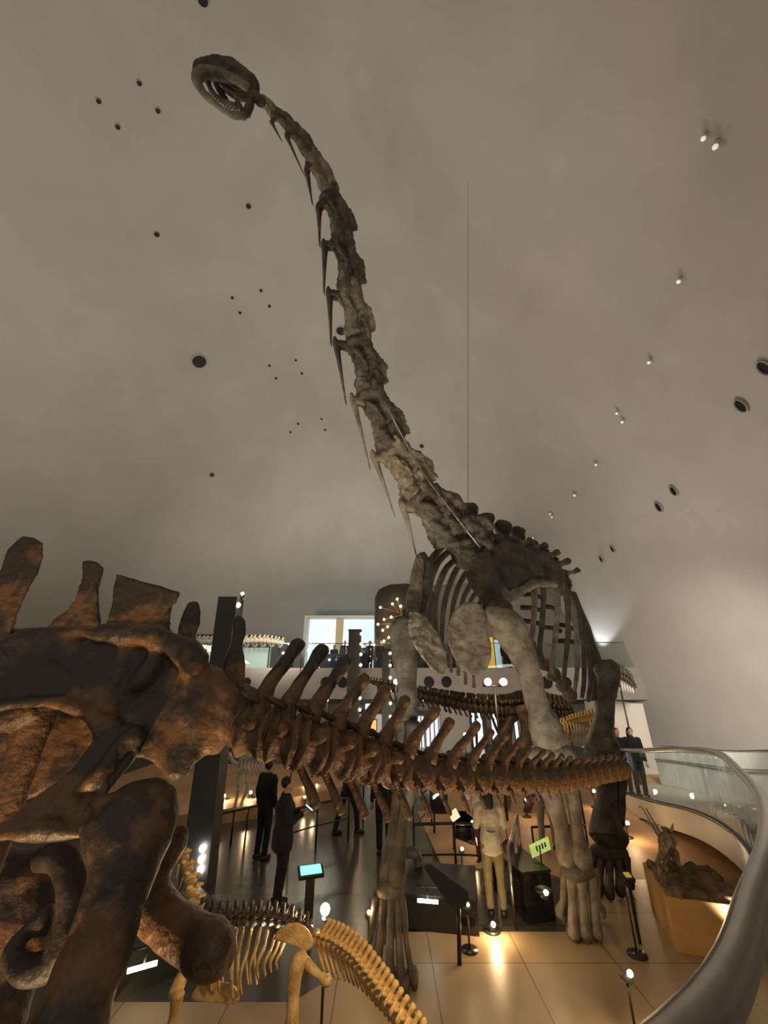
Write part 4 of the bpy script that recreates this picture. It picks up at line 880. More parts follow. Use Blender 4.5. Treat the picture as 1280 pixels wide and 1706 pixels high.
# ---- ivory skeleton on the sand at left
ic = gr(388, 1352, .3)
iv = thing('ivory_biped_skeleton', 'small ivory two-legged skeleton standing on the sand behind the dark pillar', 'dinosaur skeleton', ic)
Yi = ic.y
def ib(name, pts, m=IVORY): bm = NB(); ptube(bm, pts, 8, 4); return obj(name, bm, m, iv, jitter=.008, jscale=10)
spine_run([(398, 1276, Yi, 5), (408, 1266, Yi, 6), (425, 1262, Yi, 6), (450, 1258, Yi+.1, 5), (470, 1256, Yi+.2, 4)], 12, 'back_vertebra', IVORY, iv, lambda t: .16, lambda t: (0, 0, 1))
for k in range(7): ib('rib', [(404+k*6, 1268, Yi-.1, 1.4), (401+k*6, 1280, Yi-.25, 1.4), (404+k*6, 1292, Yi-.2, 1)])
ib('femur', [(406, 1278, Yi, 5), (398, 1296, Yi, 3.5), (398, 1310, Yi, 4.5)]); ib('tibia', [(398, 1311, Yi, 4), (394, 1332, Yi, 2.6), (390, 1350, Yi, 3.4)])
ib('femur', [(412, 1280, Yi+.2, 5), (410, 1298, Yi+.2, 3.5), (412, 1312, Yi+.2, 4.5)]); ib('tibia', [(412, 1313, Yi+.2, 4), (404, 1334, Yi+.2, 2.6), (400, 1350, Yi+.1, 3.4)])
ib('neck', [(398, 1276, Yi, 4), (388, 1268, Yi, 3.4), (382, 1256, Yi, 3.4)]); ib('skull', [(384, 1258, Yi, 4), (378, 1260, Yi, 5), (368, 1266, Yi, 3), (362, 1268, Yi, 2)])

# ---- small skeleton behind the left foreleg
hc = gr(690, 1495, .05)
hs = thing('small_dark_skeleton', 'small dark crouching skeleton just right of the sauropod left foreleg', 'dinosaur skeleton', hc)
Yh = hc.y
def hb(name, pts, m=GREY): bm = NB(); ptube(bm, pts, 8, 4); return obj(name, bm, m, hs, jitter=.008, jscale=10)
hb('skull', [(676, 1424, Yh, 6), (684, 1420, Yh, 9), (694, 1424, Yh, 8), (700, 1434, Yh, 4)]); hb('neck', [(694, 1428, Yh, 5), (698, 1440, Yh, 6), (694, 1452, Yh, 7)])
hb('back', [(694, 1450, Yh, 8), (690, 1462, Yh, 9), (684, 1470, Yh, 8)])
for k in range(4): hb('rib', [(698-k*3, 1446+k*6, Yh-.05, 1.6), (702-k*3, 1456+k*6, Yh-.12, 1.6), (696-k*3, 1464+k*5, Yh-.1, 1.2)])
for dx in (0, 8): hb('leg', [(686+dx, 1468, Yh, 5), (692+dx, 1480, Yh-.05, 3), (686+dx, 1490, Yh, 3), (690+dx, 1497, Yh-.03, 3)])

# ---- long fossil on a stand on the balcony
f0 = at(395, 1070, 22.5)
fs = thing('long_fossil_mount', 'long flat fossil skeleton held level on thin legs on the balcony', 'dinosaur skeleton', (f0.x, 22.5, 3.55))
spine_run([(322, 1066, 22.3, 4), (360, 1068, 22.4, 5), (400, 1067, 22.5, 5), (440, 1066, 22.6, 5), (474, 1071, 22.7, 4)], 22, 'vertebra', IVORY, fs, lambda t: .25, lambda t: (.2, 0, 1))
for k in range(20):
    bm = NB(); x = 330 + k*7; ptube(bm, [(x, 1072, 22.3, 1.6), (x+3, 1078, 22.0, 1.6), (x+7, 1074, 21.8, 1.2)], 6, 2); obj('rib', bm, IVORY if k % 2 else GREY, fs)
for x in (345, 405, 450, 466):
    p = at(x, 1074, 22.5); bm = NB(); cyl(bm, p, (p.x, p.y, 3.55), .035, seg=8); obj('stand_leg', bm, DARKM, fs)
bm = NB(); p, q = at(325, 1058, 22.6), at(470, 1061, 22.8); tube(bm, [(*p, .05), (*p.lerp(q, .5), .06), (*q, .04)], 8, 2); obj('support_rail', bm, DARKM, fs)
# branching frame with bulbs in front of the tower
bc = at(655, 1040, 20)
bf = thing('lighted_branch_sculpture', 'spray of thin golden rods tipped with warm bulbs in front of the dark tower', 'light sculpture', (bc.x, 21.5, 3.55))
for k, (x, y) in enumerate(((634, 1012), (640, 1032), (638, 1050), (646, 1044), (654, 1006), (662, 998), (648, 1062), (658, 1052), (630, 1040), (668, 1010), (652, 1028), (640, 1068))):
    p = at(672, 1022 + k*2, 21.55); q = at(x, y, 21.4)
    bm = NB(); tube(bm, [(*p, .02), (*q, .012)], 5, 1); obj('rod', bm, GOLD, bf)
    bm = NB(); blob(bm, q, .065, sub=1); obj('bulb', bm, BULBS, bf)
p = at(672, 1040, 21.5); bm = NB(); cyl(bm, (p.x, 21.5, 3.55), (p.x, 21.5, at(672, 1015, 21.5).z), .05, seg=8); obj('stem', bm, DARKM, bf)

# ---- box plinth with a small skeleton at right
A_ = gr(1130, 1587, .05); 
bx = thing('tan_box_plinth', 'tan wooden box plinth with a rough rocky top standing below the walkway', 'plinth', (A_.x+.55, A_.y+.5, .05))
P0 = Vector((A_.x, A_.y, 0)); u_ = Vector((.94, .34, 0)).normalized(); v_ = Vector((-.42, .91, 0)).normalized()
hgt = at(1120, 1494, A_.y).z
v_ = (gr(1086, 1512, .05) - A_); v_.z = 0; vl = v_.length; v_.normalize(); u_ = Vector((v_.y, -v_.x, 0)); UL = .95; co = [P0, P0 + u_*UL, P0 + u_*UL + v_*vl, P0 + v_*vl]
bm = NB(); prism(bm, [Vector((p.x, p.y, .05 + (hgt-.05)/2)) for p in co], (0, 0, hgt-.05)); obj('box_body', bm, WOODM, bx, False)
bm = NB()
for i in range(9):
    for j in range(9):
        q = P0 + u_*(.09 + i*(UL-.18)/8) + v_*(.09 + j*(vl-.18)/8); e = min(i, j, 8-i, 8-j)
        blob(bm, (q.x, q.y, hgt + random.uniform(-.02, .05) + (.05 if e > 1 else 0)), random.uniform(.06, .09), sub=1)
obj('rock_top', bm, ROCKM, bx, fuse=.025, jitter=.04, jscale=6)
kc = P0 + u_*.42 + v_*vl*.62; kz = hgt + .06; Yk = kc.y
kp = at(1112, 1450, Yk)
cs = thing('small_brown_skeleton', 'small brown horned skeleton standing on the rocky top of the tan box', 'dinosaur skeleton', (kp.x, Yk, kz))
def kb(name, pts, m=ROCKM): bm = NB(); ptube(bm, pts, 8, 4); return obj(name, bm, BROWNK, cs, jitter=.006, jscale=14)
BROWNK = mat('mid_brown_bone', (.20, .125, .06), .45, col2=(.42, .29, .15), scale=12)
bm = NB(); slab(bm, [(1096, 1392, Yk-.1), (1104, 1378, Yk), (1114, 1380, Yk), (1124, 1392, Yk), (1128, 1408, Yk-.1), (1122, 1414, Yk-.2), (1108, 1410, Yk-.2), (1098, 1406, Yk-.2)], .10); obj('skull_frill', bm, BROWNK, cs, fuse=.012, jitter=.01, jscale=10)
kb('skull', [(1112, 1394, Yk-.12, 9), (1108, 1408, Yk-.2, 9), (1104, 1422, Yk-.26, 6), (1104, 1430, Yk-.28, 3)])
kb('horn', [(1104, 1388, Yk-.1, 3), (1100, 1380, Yk-.2, 2), (1097, 1374, Yk-.24, .8)]); kb('horn', [(1118, 1386, Yk-.1, 3), (1121, 1378, Yk-.2, 2), (1122, 1372, Yk-.24, .8)])
kb('back', [(1114, 1412, Yk, 8), (1118, 1418, Yk+.3, 9), (1124, 1420, Yk+.6, 7)])
for x0, x1, x2, y2 in ((1100, 1096, 1102, 1462), (1124, 1130, 1126, 1460), (1110, 1108, 1114, 1450)):
    kb('leg', [(x0+3, 1420, Yk-.05, 4.5), (x1, 1436, Yk-.1, 3.2), (x1+3, 1446, Yk-.06, 3.2), (x2, y2, Yk-.08, 4)])
for k in range(5): kb('rib', [(1120-k*4, 1418, Yk+.1, 1.8), (1126-k*5, 1432, Yk, 1.8), (1116-k*3, 1440, Yk-.02, 1.2)])
for dx in (0, 6): kb('tail_rod', [(1110+dx, 1412, Yk+.5, 3), (1092+dx, 1384, Yk+1.0, 2.2), (1070+dx, 1346, Yk+1.9, 1.4)])

# ================================================================= floor furniture
def floor_lamp(px, py, z0, lab, energy=0, r_=.045, b=BULB, Y=None, h_=None):
    """stand lamp: the bulb sits on the view ray of (px, py) at height h_ above the floor."""
    hh = h_ if h_ is not None else .35
    p = gr(px, py, z0 + hh)
    t = thing('floor_lamp', lab, 'lamp', (p.x, p.y, z0))
    r_ *= .62; bm = NB(); blob(bm, p, r_, sub=2); obj('bulb', bm, b, t)
    bm = NB(); cyl(bm, p + Vector((0, .05, -.05)), p + Vector((0, .18, -.1)), .05, .035); obj('lamp_head', bm, DARKM, t)
    bm = NB(); cyl(bm, (p.x, p.y+.1, z0+.015), (p.x, p.y+.1, p.z-.06), .014, seg=8); obj('lamp_pole', bm, DARKM, t)
    bm = NB(); cyl(bm, (p.x, p.y+.1, z0), (p.x, p.y+.1, z0+.02), .11, seg=20); obj('base', bm, DARKM, t)
    if energy: lamp('POINT', p + Vector((0, -.09, .05)), energy, WARM, .05)
    return p
floor_lamp(542, 1515, .05, 'dazzling floor lamp on a tall pole above the yellow dome-shaped hip plate', 22, .075, h_=1.2)
floor_lamp(822, 1540, .05, 'low glowing floor lamp on the tiles before the dark glass box', 18, .05, h_=.12)
floor_lamp(1050, 1622, .05, 'floor lamp on a thin pole left of the thick handrail', 16, .045, h_=.55)
floor_lamp(615, 1520, .05, 'small floor lamp touching the left edge of the sauropod left foot', 6, .035, h_=.6)
floor_lamp(770, 1414, 0, 'floor lamp behind the low dark rail left of the woman in cream', 10, .045, h_=.4)
floor_lamp(910, 1487, .62, 'lamp inside the black box under the green sign', 3, .05, h_=.02)
floor_lamp(780, 1507, .05, 'small lamp beside the dark slanted information board', 4, .03, h_=.5)
floor_lamp(1046, 1371, .05, 'lamp beside the dark shin bones of the sauropod hind leg', 20, .06, h_=.3)
floor_lamp(990, 1318, .05, 'lamp on the sand in front of the hind leg, below the tail tip', 14, .06, h_=.4)
floor_lamp(374, 1326, .3, 'left sand lamp beneath the ivory skeleton', 22, .06, b=BULB, h_=.1)
floor_lamp(418, 1320, .3, 'right sand lamp beneath the ivory skeleton', 14, .06, h_=.15)
floor_lamp(877, 1332, .05, 'tiny pin lamp on the sand under the tail right of the woman in cream', 6, .05, h_=.4)
floor_lamp(787, 1369, .05, 'tiny pin lamp on the sand left of the woman in cream', 4, .04, h_=.4)
for px, py, lab in ((1068, 1331, 'left lamp of the pair by the walkway wall'), (1072, 1340, 'right lamp of the pair at the foot of the walkway wall')):
    floor_lamp(px, py, .05, lab, 3, .06, BULBW, h_=.35)
for px, py, lab in ((508, 1310, 'upper lamp of the left pair seen through the chevrons'), (508, 1328, 'lower lamp of the left pair seen through the chevrons'), (528, 1308, 'upper lamp of the right pair seen through the chevrons'), (523, 1331, 'lower lamp of the right pair seen through the chevrons')):
    floor_lamp(px, py, 0, lab, 2, .05, h_=.3)
# twin spot bar under the breast bones
p1, p2 = at(813, 1136, 12), at(839, 1136, 12)
ts = thing('twin_spot_stand', 'pair of glaring spotlights on one bar below the large round breast bone', 'lamp', ((p1.x+p2.x)/2, 12.2, 0))
for p in (p1, p2):
    bm = NB(); blob(bm, p, .10, sub=2); obj('bulb', bm, BULB, ts)
    bm = NB(); cyl(bm, p + Vector((0, .08, 0)), p + Vector((0, .3, 0)), .12, .08); obj('lamp_head', bm, DARKM, ts)
bm = NB(); m_ = (p1+p2)/2; cyl(bm, p1 + Vector((-.1, .2, -.1)), p2 + Vector((.1, .2, -.1)), .03); cyl(bm, (m_.x, 12.2, 0), (m_.x, 12.2, m_.z-.1), .03); obj('lamp_stand', bm, DARKM, ts)
lamp('POINT', m_ + Vector((0, -.25, .1)), 60, WARM, .1)
for px, py, Y, r_, lab in ((494, 1162, 15, .07, 'bare bulb glowing between the first two raised tail spines'), (527, 1160, 15.5, .06, 'small bulb glowing right of the second tail spine'), (545, 1166, 15.5, .05, 'small bulb in front of the fourth tail spine'), (660, 1136, 12.5, .07, 'bulb beside the sauropod left foreleg on the slim column'),
        (503, 1078, 20, .10, 'bright bulb in front of the navy counter on the balcony'), (607, 1225, 12, .06, 'bulb glowing low between the middle tail spines'),
        (472, 1088, 21.9, .06, 'small bulb on the balcony right of the long fossil'), (549, 1099, 21.7, .05, 'small bulb on the balcony left of the navy counter end'), (623, 1074, 21.7, .06, 'small bulb above the people right of the broad column'),
        (634, 1071, 21.8, .06, 'small bulb above the slim bulb column on the balcony'), (706, 1165, 16, .05, 'small bulb under the dark theropod tail near the foreleg'), (775, 1224, 20, .07, 'bulb by the bright doorway panels behind the tail'), (688, 1160, 16, .05, 'small bulb peeking out at the right edge of the sauropod left foreleg')):
    p = at(px, py, Y); t = thing('post_lamp', lab, 'lamp', (p.x, Y+.1, 0))
    bm = NB(); blob(bm, p, r_, sub=2); obj('bulb', bm, BULB, t)
    z0 = BT-.3 if py < 1100 else 0
    bm = NB(); cyl(bm, (p.x, Y+.12, z0), (p.x, Y+.12, p.z-.03), .02, seg=8); obj('lamp_pole', bm, DARKM, t)

# black gloss boxes beside the path
def gbox(lab, a, b, depth, hh, parts=()):
    A, B = gr(*a), gr(*b); u = (B-A); u.z = 0; L_ = u.length; u.normalize(); v = Vector((-u.y, u.x, 0))
    M = Matrix((( u.x, v.x, 0, (A.x+B.x)/2 + v.x*depth/2), (u.y, v.y, 0, (A.y+B.y)/2 + v.y*depth/2), (0, 0, 1, hh/2), (0, 0, 0, 1)))
    t = thing('black_display_box', lab, 'display box', (M[0][3], M[1][3], 0))
    bm = NB(); box(bm, None, (L_, depth, hh), M=M); o = obj('box_body', bm, GLOSSB, t, False)
    bm = NB(); box(bm, None, (L_+.03, depth+.03, .03), M=Matrix.Translation((0, 0, hh/2+.015)) @ M); obj('top_frame', bm, DARKM, t, False)
    return t, A, B, u, v
t, A, B, u, v = gbox('long low black glossy box with a white strip light, right of the sauropod left foot', (672, 1556), (800, 1569), 1.1, .42)
def strip_light(px0, py0, px1, py1, Y0, Y1, lab, r_=.022):
    p, q = at(px0, py0, Y0), at(px1, py1, Y1)
    t = thing('strip_light', lab, 'strip light', (p+q)/2)
    bm = NB(); cyl(bm, p, q, r_, seg=10); obj('tube', bm, TUBEM, t)
    d = (q-p); bm = NB(); cyl(bm, p + d*.5 + Vector((0, .02, 0)), p + d*.5 + Vector((0, .06, .14)), .012, seg=8); obj('stem', bm, DARKM, t)
    bm = NB(); cyl(bm, p + Vector((0, .06, .14)), q + Vector((0, .06, .14)), .012, seg=8); obj('rail', bm, DARKM, t)
    return t
p = at(697, 1502, A.y+.1)
strip_light(696, 1500, 730, 1503, A.y-.22, A.y-.22, 'white strip light above the long low black box')
t2, A2, B2, u2, v2 = gbox('square black glossy box with a green sign, left of the sauropod right foot', (880, 1541), (927, 1535), 1.2, .58)
bm = NB(); p = at(907, 1468, A2.y+.35); M = Matrix.Translation((p.x, p.y, .80)) @ Matrix.Rotation(R(-20), 4, 'Y') @ Matrix.Rotation(R(35), 4, 'X')
box(bm, None, (.34, .02, .26), M=M); o = tag(obj('green_sign', bm, LITG, None, False), 'small glowing green sign tilted on top of the square black box', 'sign')
bm = NB()
for k in range(4): box(bm, None, (.025, .026, .12 - .02*(k % 2)), M=M @ Matrix.Translation((-.06 + .05*k, 0, .02)))
obj('sign_marking', bm, BLACKM, o, False)
bm = NB(); cyl(bm, (p.x, p.y+.02, .60), (p.x, p.y+.02, .80), .012); obj('sign_post', bm, DARKM, o)
# glossy plinth at lower left with strip lights
a_, b_ = gr(150, 1690), gr(335, 1606)
u = Vector((b_.x-a_.x, b_.y-a_.y, 0)).normalized(); v = Vector((-u.y, u.x, 0))
M = Matrix(((u.x, v.x, 0, (a_.x+b_.x)/2 + v.x*.5), (u.y, v.y, 0, (a_.y+b_.y)/2 + v.y*.5), (0, 0, 1, .2), (0, 0, 0, 1)))
t3 = thing('dark_green_box', 'dark glossy box with strip lights behind the yellow skeleton at lower left', 'display box', (M[0][3], M[1][3], 0))
bm = NB(); box(bm, None, (1.7, 1.0, .4), M=M); obj('box_body', bm, mat('green_gloss', (.035, .036, .024), .18, spec=.6), t3, False)
bm = NB(); box(bm, None, (1.74, 1.04, .03), M=Matrix.Translation((0, 0, .215)) @ M); obj('top_frame', bm, DARKM, t3, False)
Yl = at(240, 1612, (a_.y+b_.y)/2-.5)
strip_light(212, 1618, 262, 1604, M[1][3]-.95, M[1][3]-.83, 'long white strip light by the knee of the brown skeleton')
strip_light(292, 1600, 312, 1594, M[1][3]-.78, M[1][3]-.73, 'short white strip light left of the brown club-shaped bone')

# information board on a post
q = gr(766, 1607, .05)
ib_ = thing('information_board', 'dark slanted information board on a single post on the front tiles', 'information board', q)
bm = NB(); cyl(bm, q, at(764, 1512, q.y), .028, seg=10); obj('post', bm, DARKM, ib_)
c_ = at(762, 1498, q.y)
bm = NB(); slab(bm, [(706, 1444, q.y+.1), (718, 1440, q.y+.15), (752, 1466, q.y+.1), (780, 1486, q.y), (777, 1508, q.y-.1), (758, 1514, q.y-.1), (736, 1490, q.y)], .04, 2); obj('board', bm, mat('matt_black', (.03, .028, .024), .7), ib_, False)
# touch panel and others on the path
def pedestal(px, py, lab, m, w_, l_, hh, rz, name='touch_panel'):
    q = gr(px, py, hh); t = thing(name, lab, 'panel', (q.x, q.y, 0))
    bm = NB(); box(bm, (q.x, q.y, hh/2), (w_*.4, l_*.4, hh), rz); obj('pedestal', bm, DARKM, t, False)
    M = Matrix.Translation(q) @ Matrix.Rotation(rz, 4, 'Z') @ Matrix.Rotation(R(18), 4, 'X')
    bm = NB(); box(bm, None, (w_+.06, l_+.06, .04), M=M); obj('panel_frame', bm, DARKM, t, False)
    bm = NB(); box(bm, None, (w_, l_, .01), M=Matrix.Translation((0, -.004, .025)) @ M); obj('screen', bm, m, t, False)
pedestal(518, 1452, 'lit turquoise touch screen on the path behind the man in dark clothes', LITS, .30, .16, .75, R(18))
pedestal(1046, 1461, 'small amber lit plate on the post right of the sauropod right foot', mat('amber_plate', (.5, .3, .05), .3, emit=(.8, .45, .05), es=.4), .08, .08, .75, 0, 'amber_panel')
# railings
def railing(lab, pts, hh, z0=0, m=DARKM, glass=False, mid=True, tilt=0, name='metal_railing'):
    W_ = [gr(*p, z0) for p in pts]; c = sum(W_, Vector())/len(W_)
    t = thing(name, lab, 'railing', (c.x, c.y, z0))
    top = [w + Vector((0, tilt, hh)) for w in W_]
    bm = NB(); tube(bm, [(*p, .024) for p in top], 8, 2); obj('top_rail', bm, m, t)
    if mid: bm = NB(); tube(bm, [(*(w + Vector((0, tilt*.5, hh*.5))), .016) for w in W_], 8, 2); obj('mid_rail', bm, m, t)
    for w, p in zip(W_, top):
        bm = NB(); cyl(bm, w, p, .022, seg=10); obj('post', bm, m, t)
    if glass:
        for a, b in zip(W_, W_[1:]):
            bm = NB(); prism(bm, [a + Vector((0, 0, .08)), b + Vector((0, 0, .08)), b + Vector((0, 0, hh-.06)), a + Vector((0, 0, hh-.06))], (0, .01, 0)); obj('glass_panel', bm, GLASS, t, False)
    return t
railing('dark railing around the left sand bed beneath the ivory skeleton', [(340, 1420), (362, 1414), (384, 1409), (408, 1402), (430, 1396)], .62, 0, mid=False)
railing('dark handrail with a flat reading ledge behind the man in dark clothes', [(480, 1430), (526, 1414), (580, 1400)], .8, 0)
railing('dark railing across the path left of the woman in cream', [(692, 1480), (762, 1478), (820, 1482)], .9, 0, glass=True)
railing('tall steel railing just right of the woman in cream', [(860, 1548), (868, 1500), (874, 1466)], .95, 0, STEEL, True)
railing('dark railing at the back of the central path', [(690, 1420), (720, 1380), (745, 1352)], .85, 0)
railing('low dark railing across the sand behind the sauropod feet', [(890, 1412), (940, 1410), (980, 1408)], .35, .05, mid=False)
# slim pole with dark monitor
q = gr(724, 1392); t = thing('pole_monitor', 'dark monitor on a slim pole under the middle of the brown tail', 'monitor', q)
bm = NB(); cyl(bm, q, at(724, 1340, q.y), .025, seg=8); obj('pole', bm, DARKM, t)
bm = NB(); p = at(731, 1334, q.y); box(bm, p, (.42, .08, .5), 0); obj('screen_body', bm, GLOSSB, t, False)
bm = NB(); a, b = at(722, 1330, q.y-.1), at(738, 1317, q.y-.1); cyl(bm, a, b, .015, seg=8); obj('lit_edge', bm, TUBEM, t)
q = gr(757, 1420); t = thing('white_lit_case', 'small tilted white lit case on the floor under the tail chevrons', 'display case', q)
bm = NB(); p = at(757, 1358, q.y); box(bm, None, (.2, .14, .14), M=Matrix.Translation(p) @ Matrix.Rotation(R(-30), 4, 'Y')); obj('lit_box', bm, mat('lit_case_y', (.8, .8, .5), emit=(.9, .9, .6), es=.7), t, False)
bm = NB(); cyl(bm, q, p, .03, seg=8); obj('stand', bm, DARKM, t)
# thin pole at right
p = gr(1066, 1712, .05); 
bm = NB(); q = at(1040, 1470, 6.9); cyl(bm, (q.x, 6.9, .05), q, .012, seg=8); o = tag(obj('thin_pole', bm, DARKM), 'thin dark pole with a round foot left of the tan box', 'pole')
bm = NB(); cyl(bm, (q.x, 6.9, .05), (q.x, 6.9, .07), .12, seg=20); obj('pole_foot', bm, DARKM, o)
# wooden bench-like ledge
q = gr(590, 1362); 

# ================================================================= people
SKIN = mat('skin', (.50, .31, .22), .5); HAIRM = mat('black_hair', (.012, .010, .009), .5); EYEM = mat('eye_dark', (.01, .01, .01), .2); SHOEM = mat('dark_shoe', (.02, .018, .016), .5)
def cloth(n, c, c2=None): return mat('cloth_' + n, c, .85, col2=c2 or tuple(x*1.25 for x in c), scale=9, bump=.3, bscale=60)
def person(lab, loc, face, hh, top, bottom, arms='down', hair='short', step=0, vox=.016, extra=None, hem=.86, group=None, legs=True, bulk=1):
    """figure facing +Y turned by face; hands come forward for arms='phone'."""
    k = hh/1.72
    T = Matrix.Translation(Vector(loc)) @ Matrix.Rotation(face, 4, 'Z') @ Matrix.Scale(k, 4)
    root = thing('person', lab, 'person', loc, group)
    F = lambda x, y, z: tuple(T @ Vector((x, y, z)))
    def tb_(bm, pts, seg=12, n=4, ref=None): tube(bm, [(*F(*p[:3]), *[r*k for r in p[3:]]) for p in pts], seg, n, ref)
    rx = T.to_3x3() @ Vector((1, 0, 0))
    def limbs(s):
        if arms == 'phone': a = [(s*.19, 0, 1.40), (s*.23, .05, 1.13), (s*.09, .30, 1.20)]
        elif arms == 'one' and s > 0: a = [(s*.19, 0, 1.40), (s*.24, .06, 1.14), (s*.14, .30, 1.28)]
        elif arms == 'hip': a = [(s*.19, 0, 1.40), (s*.27, -.06, 1.14), (s*.15, .14, 1.02)]
        else: a = [(s*.19, 0, 1.40), (s*.24, -.02, 1.12), (s*.25, .06, .86)]
        st = step*s
        l = [(s*.09, 0, .92), (s*.10, st*.16+.02, .50), (s*.10, st*.24-.02, .09)]
        return a, l
    bm = NB()
    tb_(bm, [(0, 0, .88, .15, .10), (0, 0, 1.0, .145, .10), (0, .0, 1.12, .125, .09), (0, 0, 1.28, .155, .105), (0, 0, 1.40, .15, .09), (0, 0, 1.46, .08, .06)], 16, 4, rx)
    tb_(bm, [(0, -.005, 1.43, .055), (0, .01, 1.52, .050), (0, .015, 1.56, .05)])
    blob(bm, F(0, .02, 1.615), (.072*k, .088*k, .105*k), Matrix.Rotation(face, 3, 'Z'), 3)
    blob(bm, F(0, .07, 1.555), (.042*k, .035*k, .04*k), None, 2)
    tb_(bm, [(0, .095, 1.635, .010), (0, .118, 1.60, .015), (0, .10, 1.588, .012)], 8)
    for s in (-1, 1):
        blob(bm, F(s*.073, .01, 1.61), (.012*k, .022*k, .03*k), Matrix.Rotation(face, 3, 'Z'), 2)
        a, l = limbs(s)
        tb_(bm, [(s*.12, 0, 1.40, .06), (*a[0], .055), (*tuple((u+v)/2 for u, v in zip(a[0], a[1])), .046), (*a[1], .038), (*tuple((u+v)/2 for u, v in zip(a[1], a[2])), .035), (*a[2], .025)])
        tb_(bm, [(*l[0], .085), (*tuple((u+v)/2 for u, v in zip(l[0], l[1])), .075), (*l[1], .052), (*tuple((u+v)/2 for u, v in zip(l[1], l[2])), .052), (*l[2], .036)])
        d = (Vector(a[2]) - Vector(a[1])).normalized(); h0 = Vector(a[2])
        tb_(bm, [(*h0, .026), (*(h0 + d*.05), .038, .02), (*(h0 + d*.09), .036, .018)], 10, 3, rx)
        tb_(bm, [(l[2][0], l[2][1]-.05, .05, .035), (l[2][0], l[2][1]+.06, .045, .04), (l[2][0], l[2][1]+.16, .03, .03)])
    body = obj('body', bm, SKIN, root, fuse=vox*k, sm=2)
    bm = NB()
    for s in (-1, 1):
        a, l = limbs(s); d = (Vector(a[2]) - Vector(a[1])).normalized(); h0 = Vector(a[2]) + d*.085
        bend = Vector((0, .35, -.2)) if arms != 'down' else Vector((-s*.3, .25, 0)); 
        for j, ln in enumerate((.07, .08, .075, .06)):
            o_ = Vector(((j-1.5)*.019, 0, 0))
            tb_(bm, [(*(h0 + o_ - d*.02), .0095), (*(h0 + o_ + d*ln*.5), .009), (*(h0 + o_ + d*ln*.8 + bend*ln*.4), .0075)], 6, 2)
        tb_(bm, [(*(h0 - d*.05 - Vector((s*.025, 0, 0))), .012), (*(h0 - d*.01 - Vector((s*.05, -.01, 0))), .010), (*(h0 + d*.02 - Vector((s*.05, -.02, 0))), .008)], 6, 2)
    obj('fingers', bm, SKIN, body)
    # coat / top
    bm = NB()
    tb_(bm, [(0, 0, hem, .185*bulk, .13*bulk), (0, 0, 1.0, .175*bulk, .125*bulk), (0, 0, 1.14, .155*bulk, .115*bulk), (0, 0, 1.30, .185*bulk, .13*bulk), (0, 0, 1.42, .165, .105), (0, 0, 1.485, .075, .065)], 16, 4, rx)
    for s in (-1, 1):
        a, l = limbs(s)
        tb_(bm, [(s*.13, 0, 1.41, .075), (*a[0], .072), (*tuple((u+v)/2 for u, v in zip(a[0], a[1])), .064), (*a[1], .058), (*tuple((u+v)/2 for u, v in zip(a[1], a[2])), .052), (*tuple(u*.1+v*.9 for u, v in zip(a[1], a[2])), .046)])
    obj('jacket', bm, top, root, fuse=vox*k, sm=2, jitter=.012*k, jscale=9)
    if legs:
        bm = NB()
        tb_(bm, [(0, 0, .84, .15, .11), (0, 0, .98, .155, .115)], 14, 3, rx)
        for s in (-1, 1):
            a, l = limbs(s)
            tb_(bm, [(*l[0], .10), (*tuple((u+v)/2 for u, v in zip(l[0], l[1])), .09), (*l[1], .072), (*tuple((u+v)/2 for u, v in zip(l[1], l[2])), .068), (l[2][0], l[2][1], .10, .062)])
        obj('trousers', bm, bottom, root, fuse=vox*k, sm=2, jitter=.008*k, jscale=9)
        for s in (-1, 1):
            a, l = limbs(s); bm = NB()
            tb_(bm, [(l[2][0], l[2][1]-.07, .05, .045), (l[2][0], l[2][1]+.04, .05, .05), (l[2][0], l[2][1]+.17, .035, .035)]); obj('shoe', bm, SHOEM, root)
    # hair
    bm = NB()
    blob(bm, F(0, -.012, 1.645), (.086*k, .094*k, .094*k), Matrix.Rotation(face, 3, 'Z'), 3)
    if hair == 'long': tb_(bm, [(0, -.05, 1.64, .085, .06), (0, -.075, 1.52, .085, .045), (0, -.085, 1.40, .07, .03)], 12, 3, rx)
    obj('hair', bm, HAIRM, root)
    for s in (-1, 1):
        bm = NB(); blob(bm, F(s*.03, .098, 1.625), (.012*k, .008*k, .007*k), Matrix.Rotation(face, 3, 'Z'), 2); obj('eye', bm, EYEM, root)
    bm = NB(); tb_(bm, [(-.022, .098, 1.565, .004), (0, .106, 1.564, .006), (.022, .098, 1.565, .004)], 6, 2); obj('mouth', bm, mat('lips', (.32, .13, .11), .5), root)
    if extra: extra(root, F, tb_, k)
    return root
BLK = cloth('black', (.012, .012, .013)); NAVY = cloth('navy', (.014, .015, .022)); CREAM = cloth('cream', (.47, .43, .33)); OLIVE = cloth('olive', (.20, .165, .085)); GREYC = cloth('grey', (.12, .12, .12)); MAROON = cloth('maroon', (.07, .018, .018)); WHITEC = cloth('white', (.52, .49, .46)); BEIGE = cloth('beige', (.30, .26, .2))
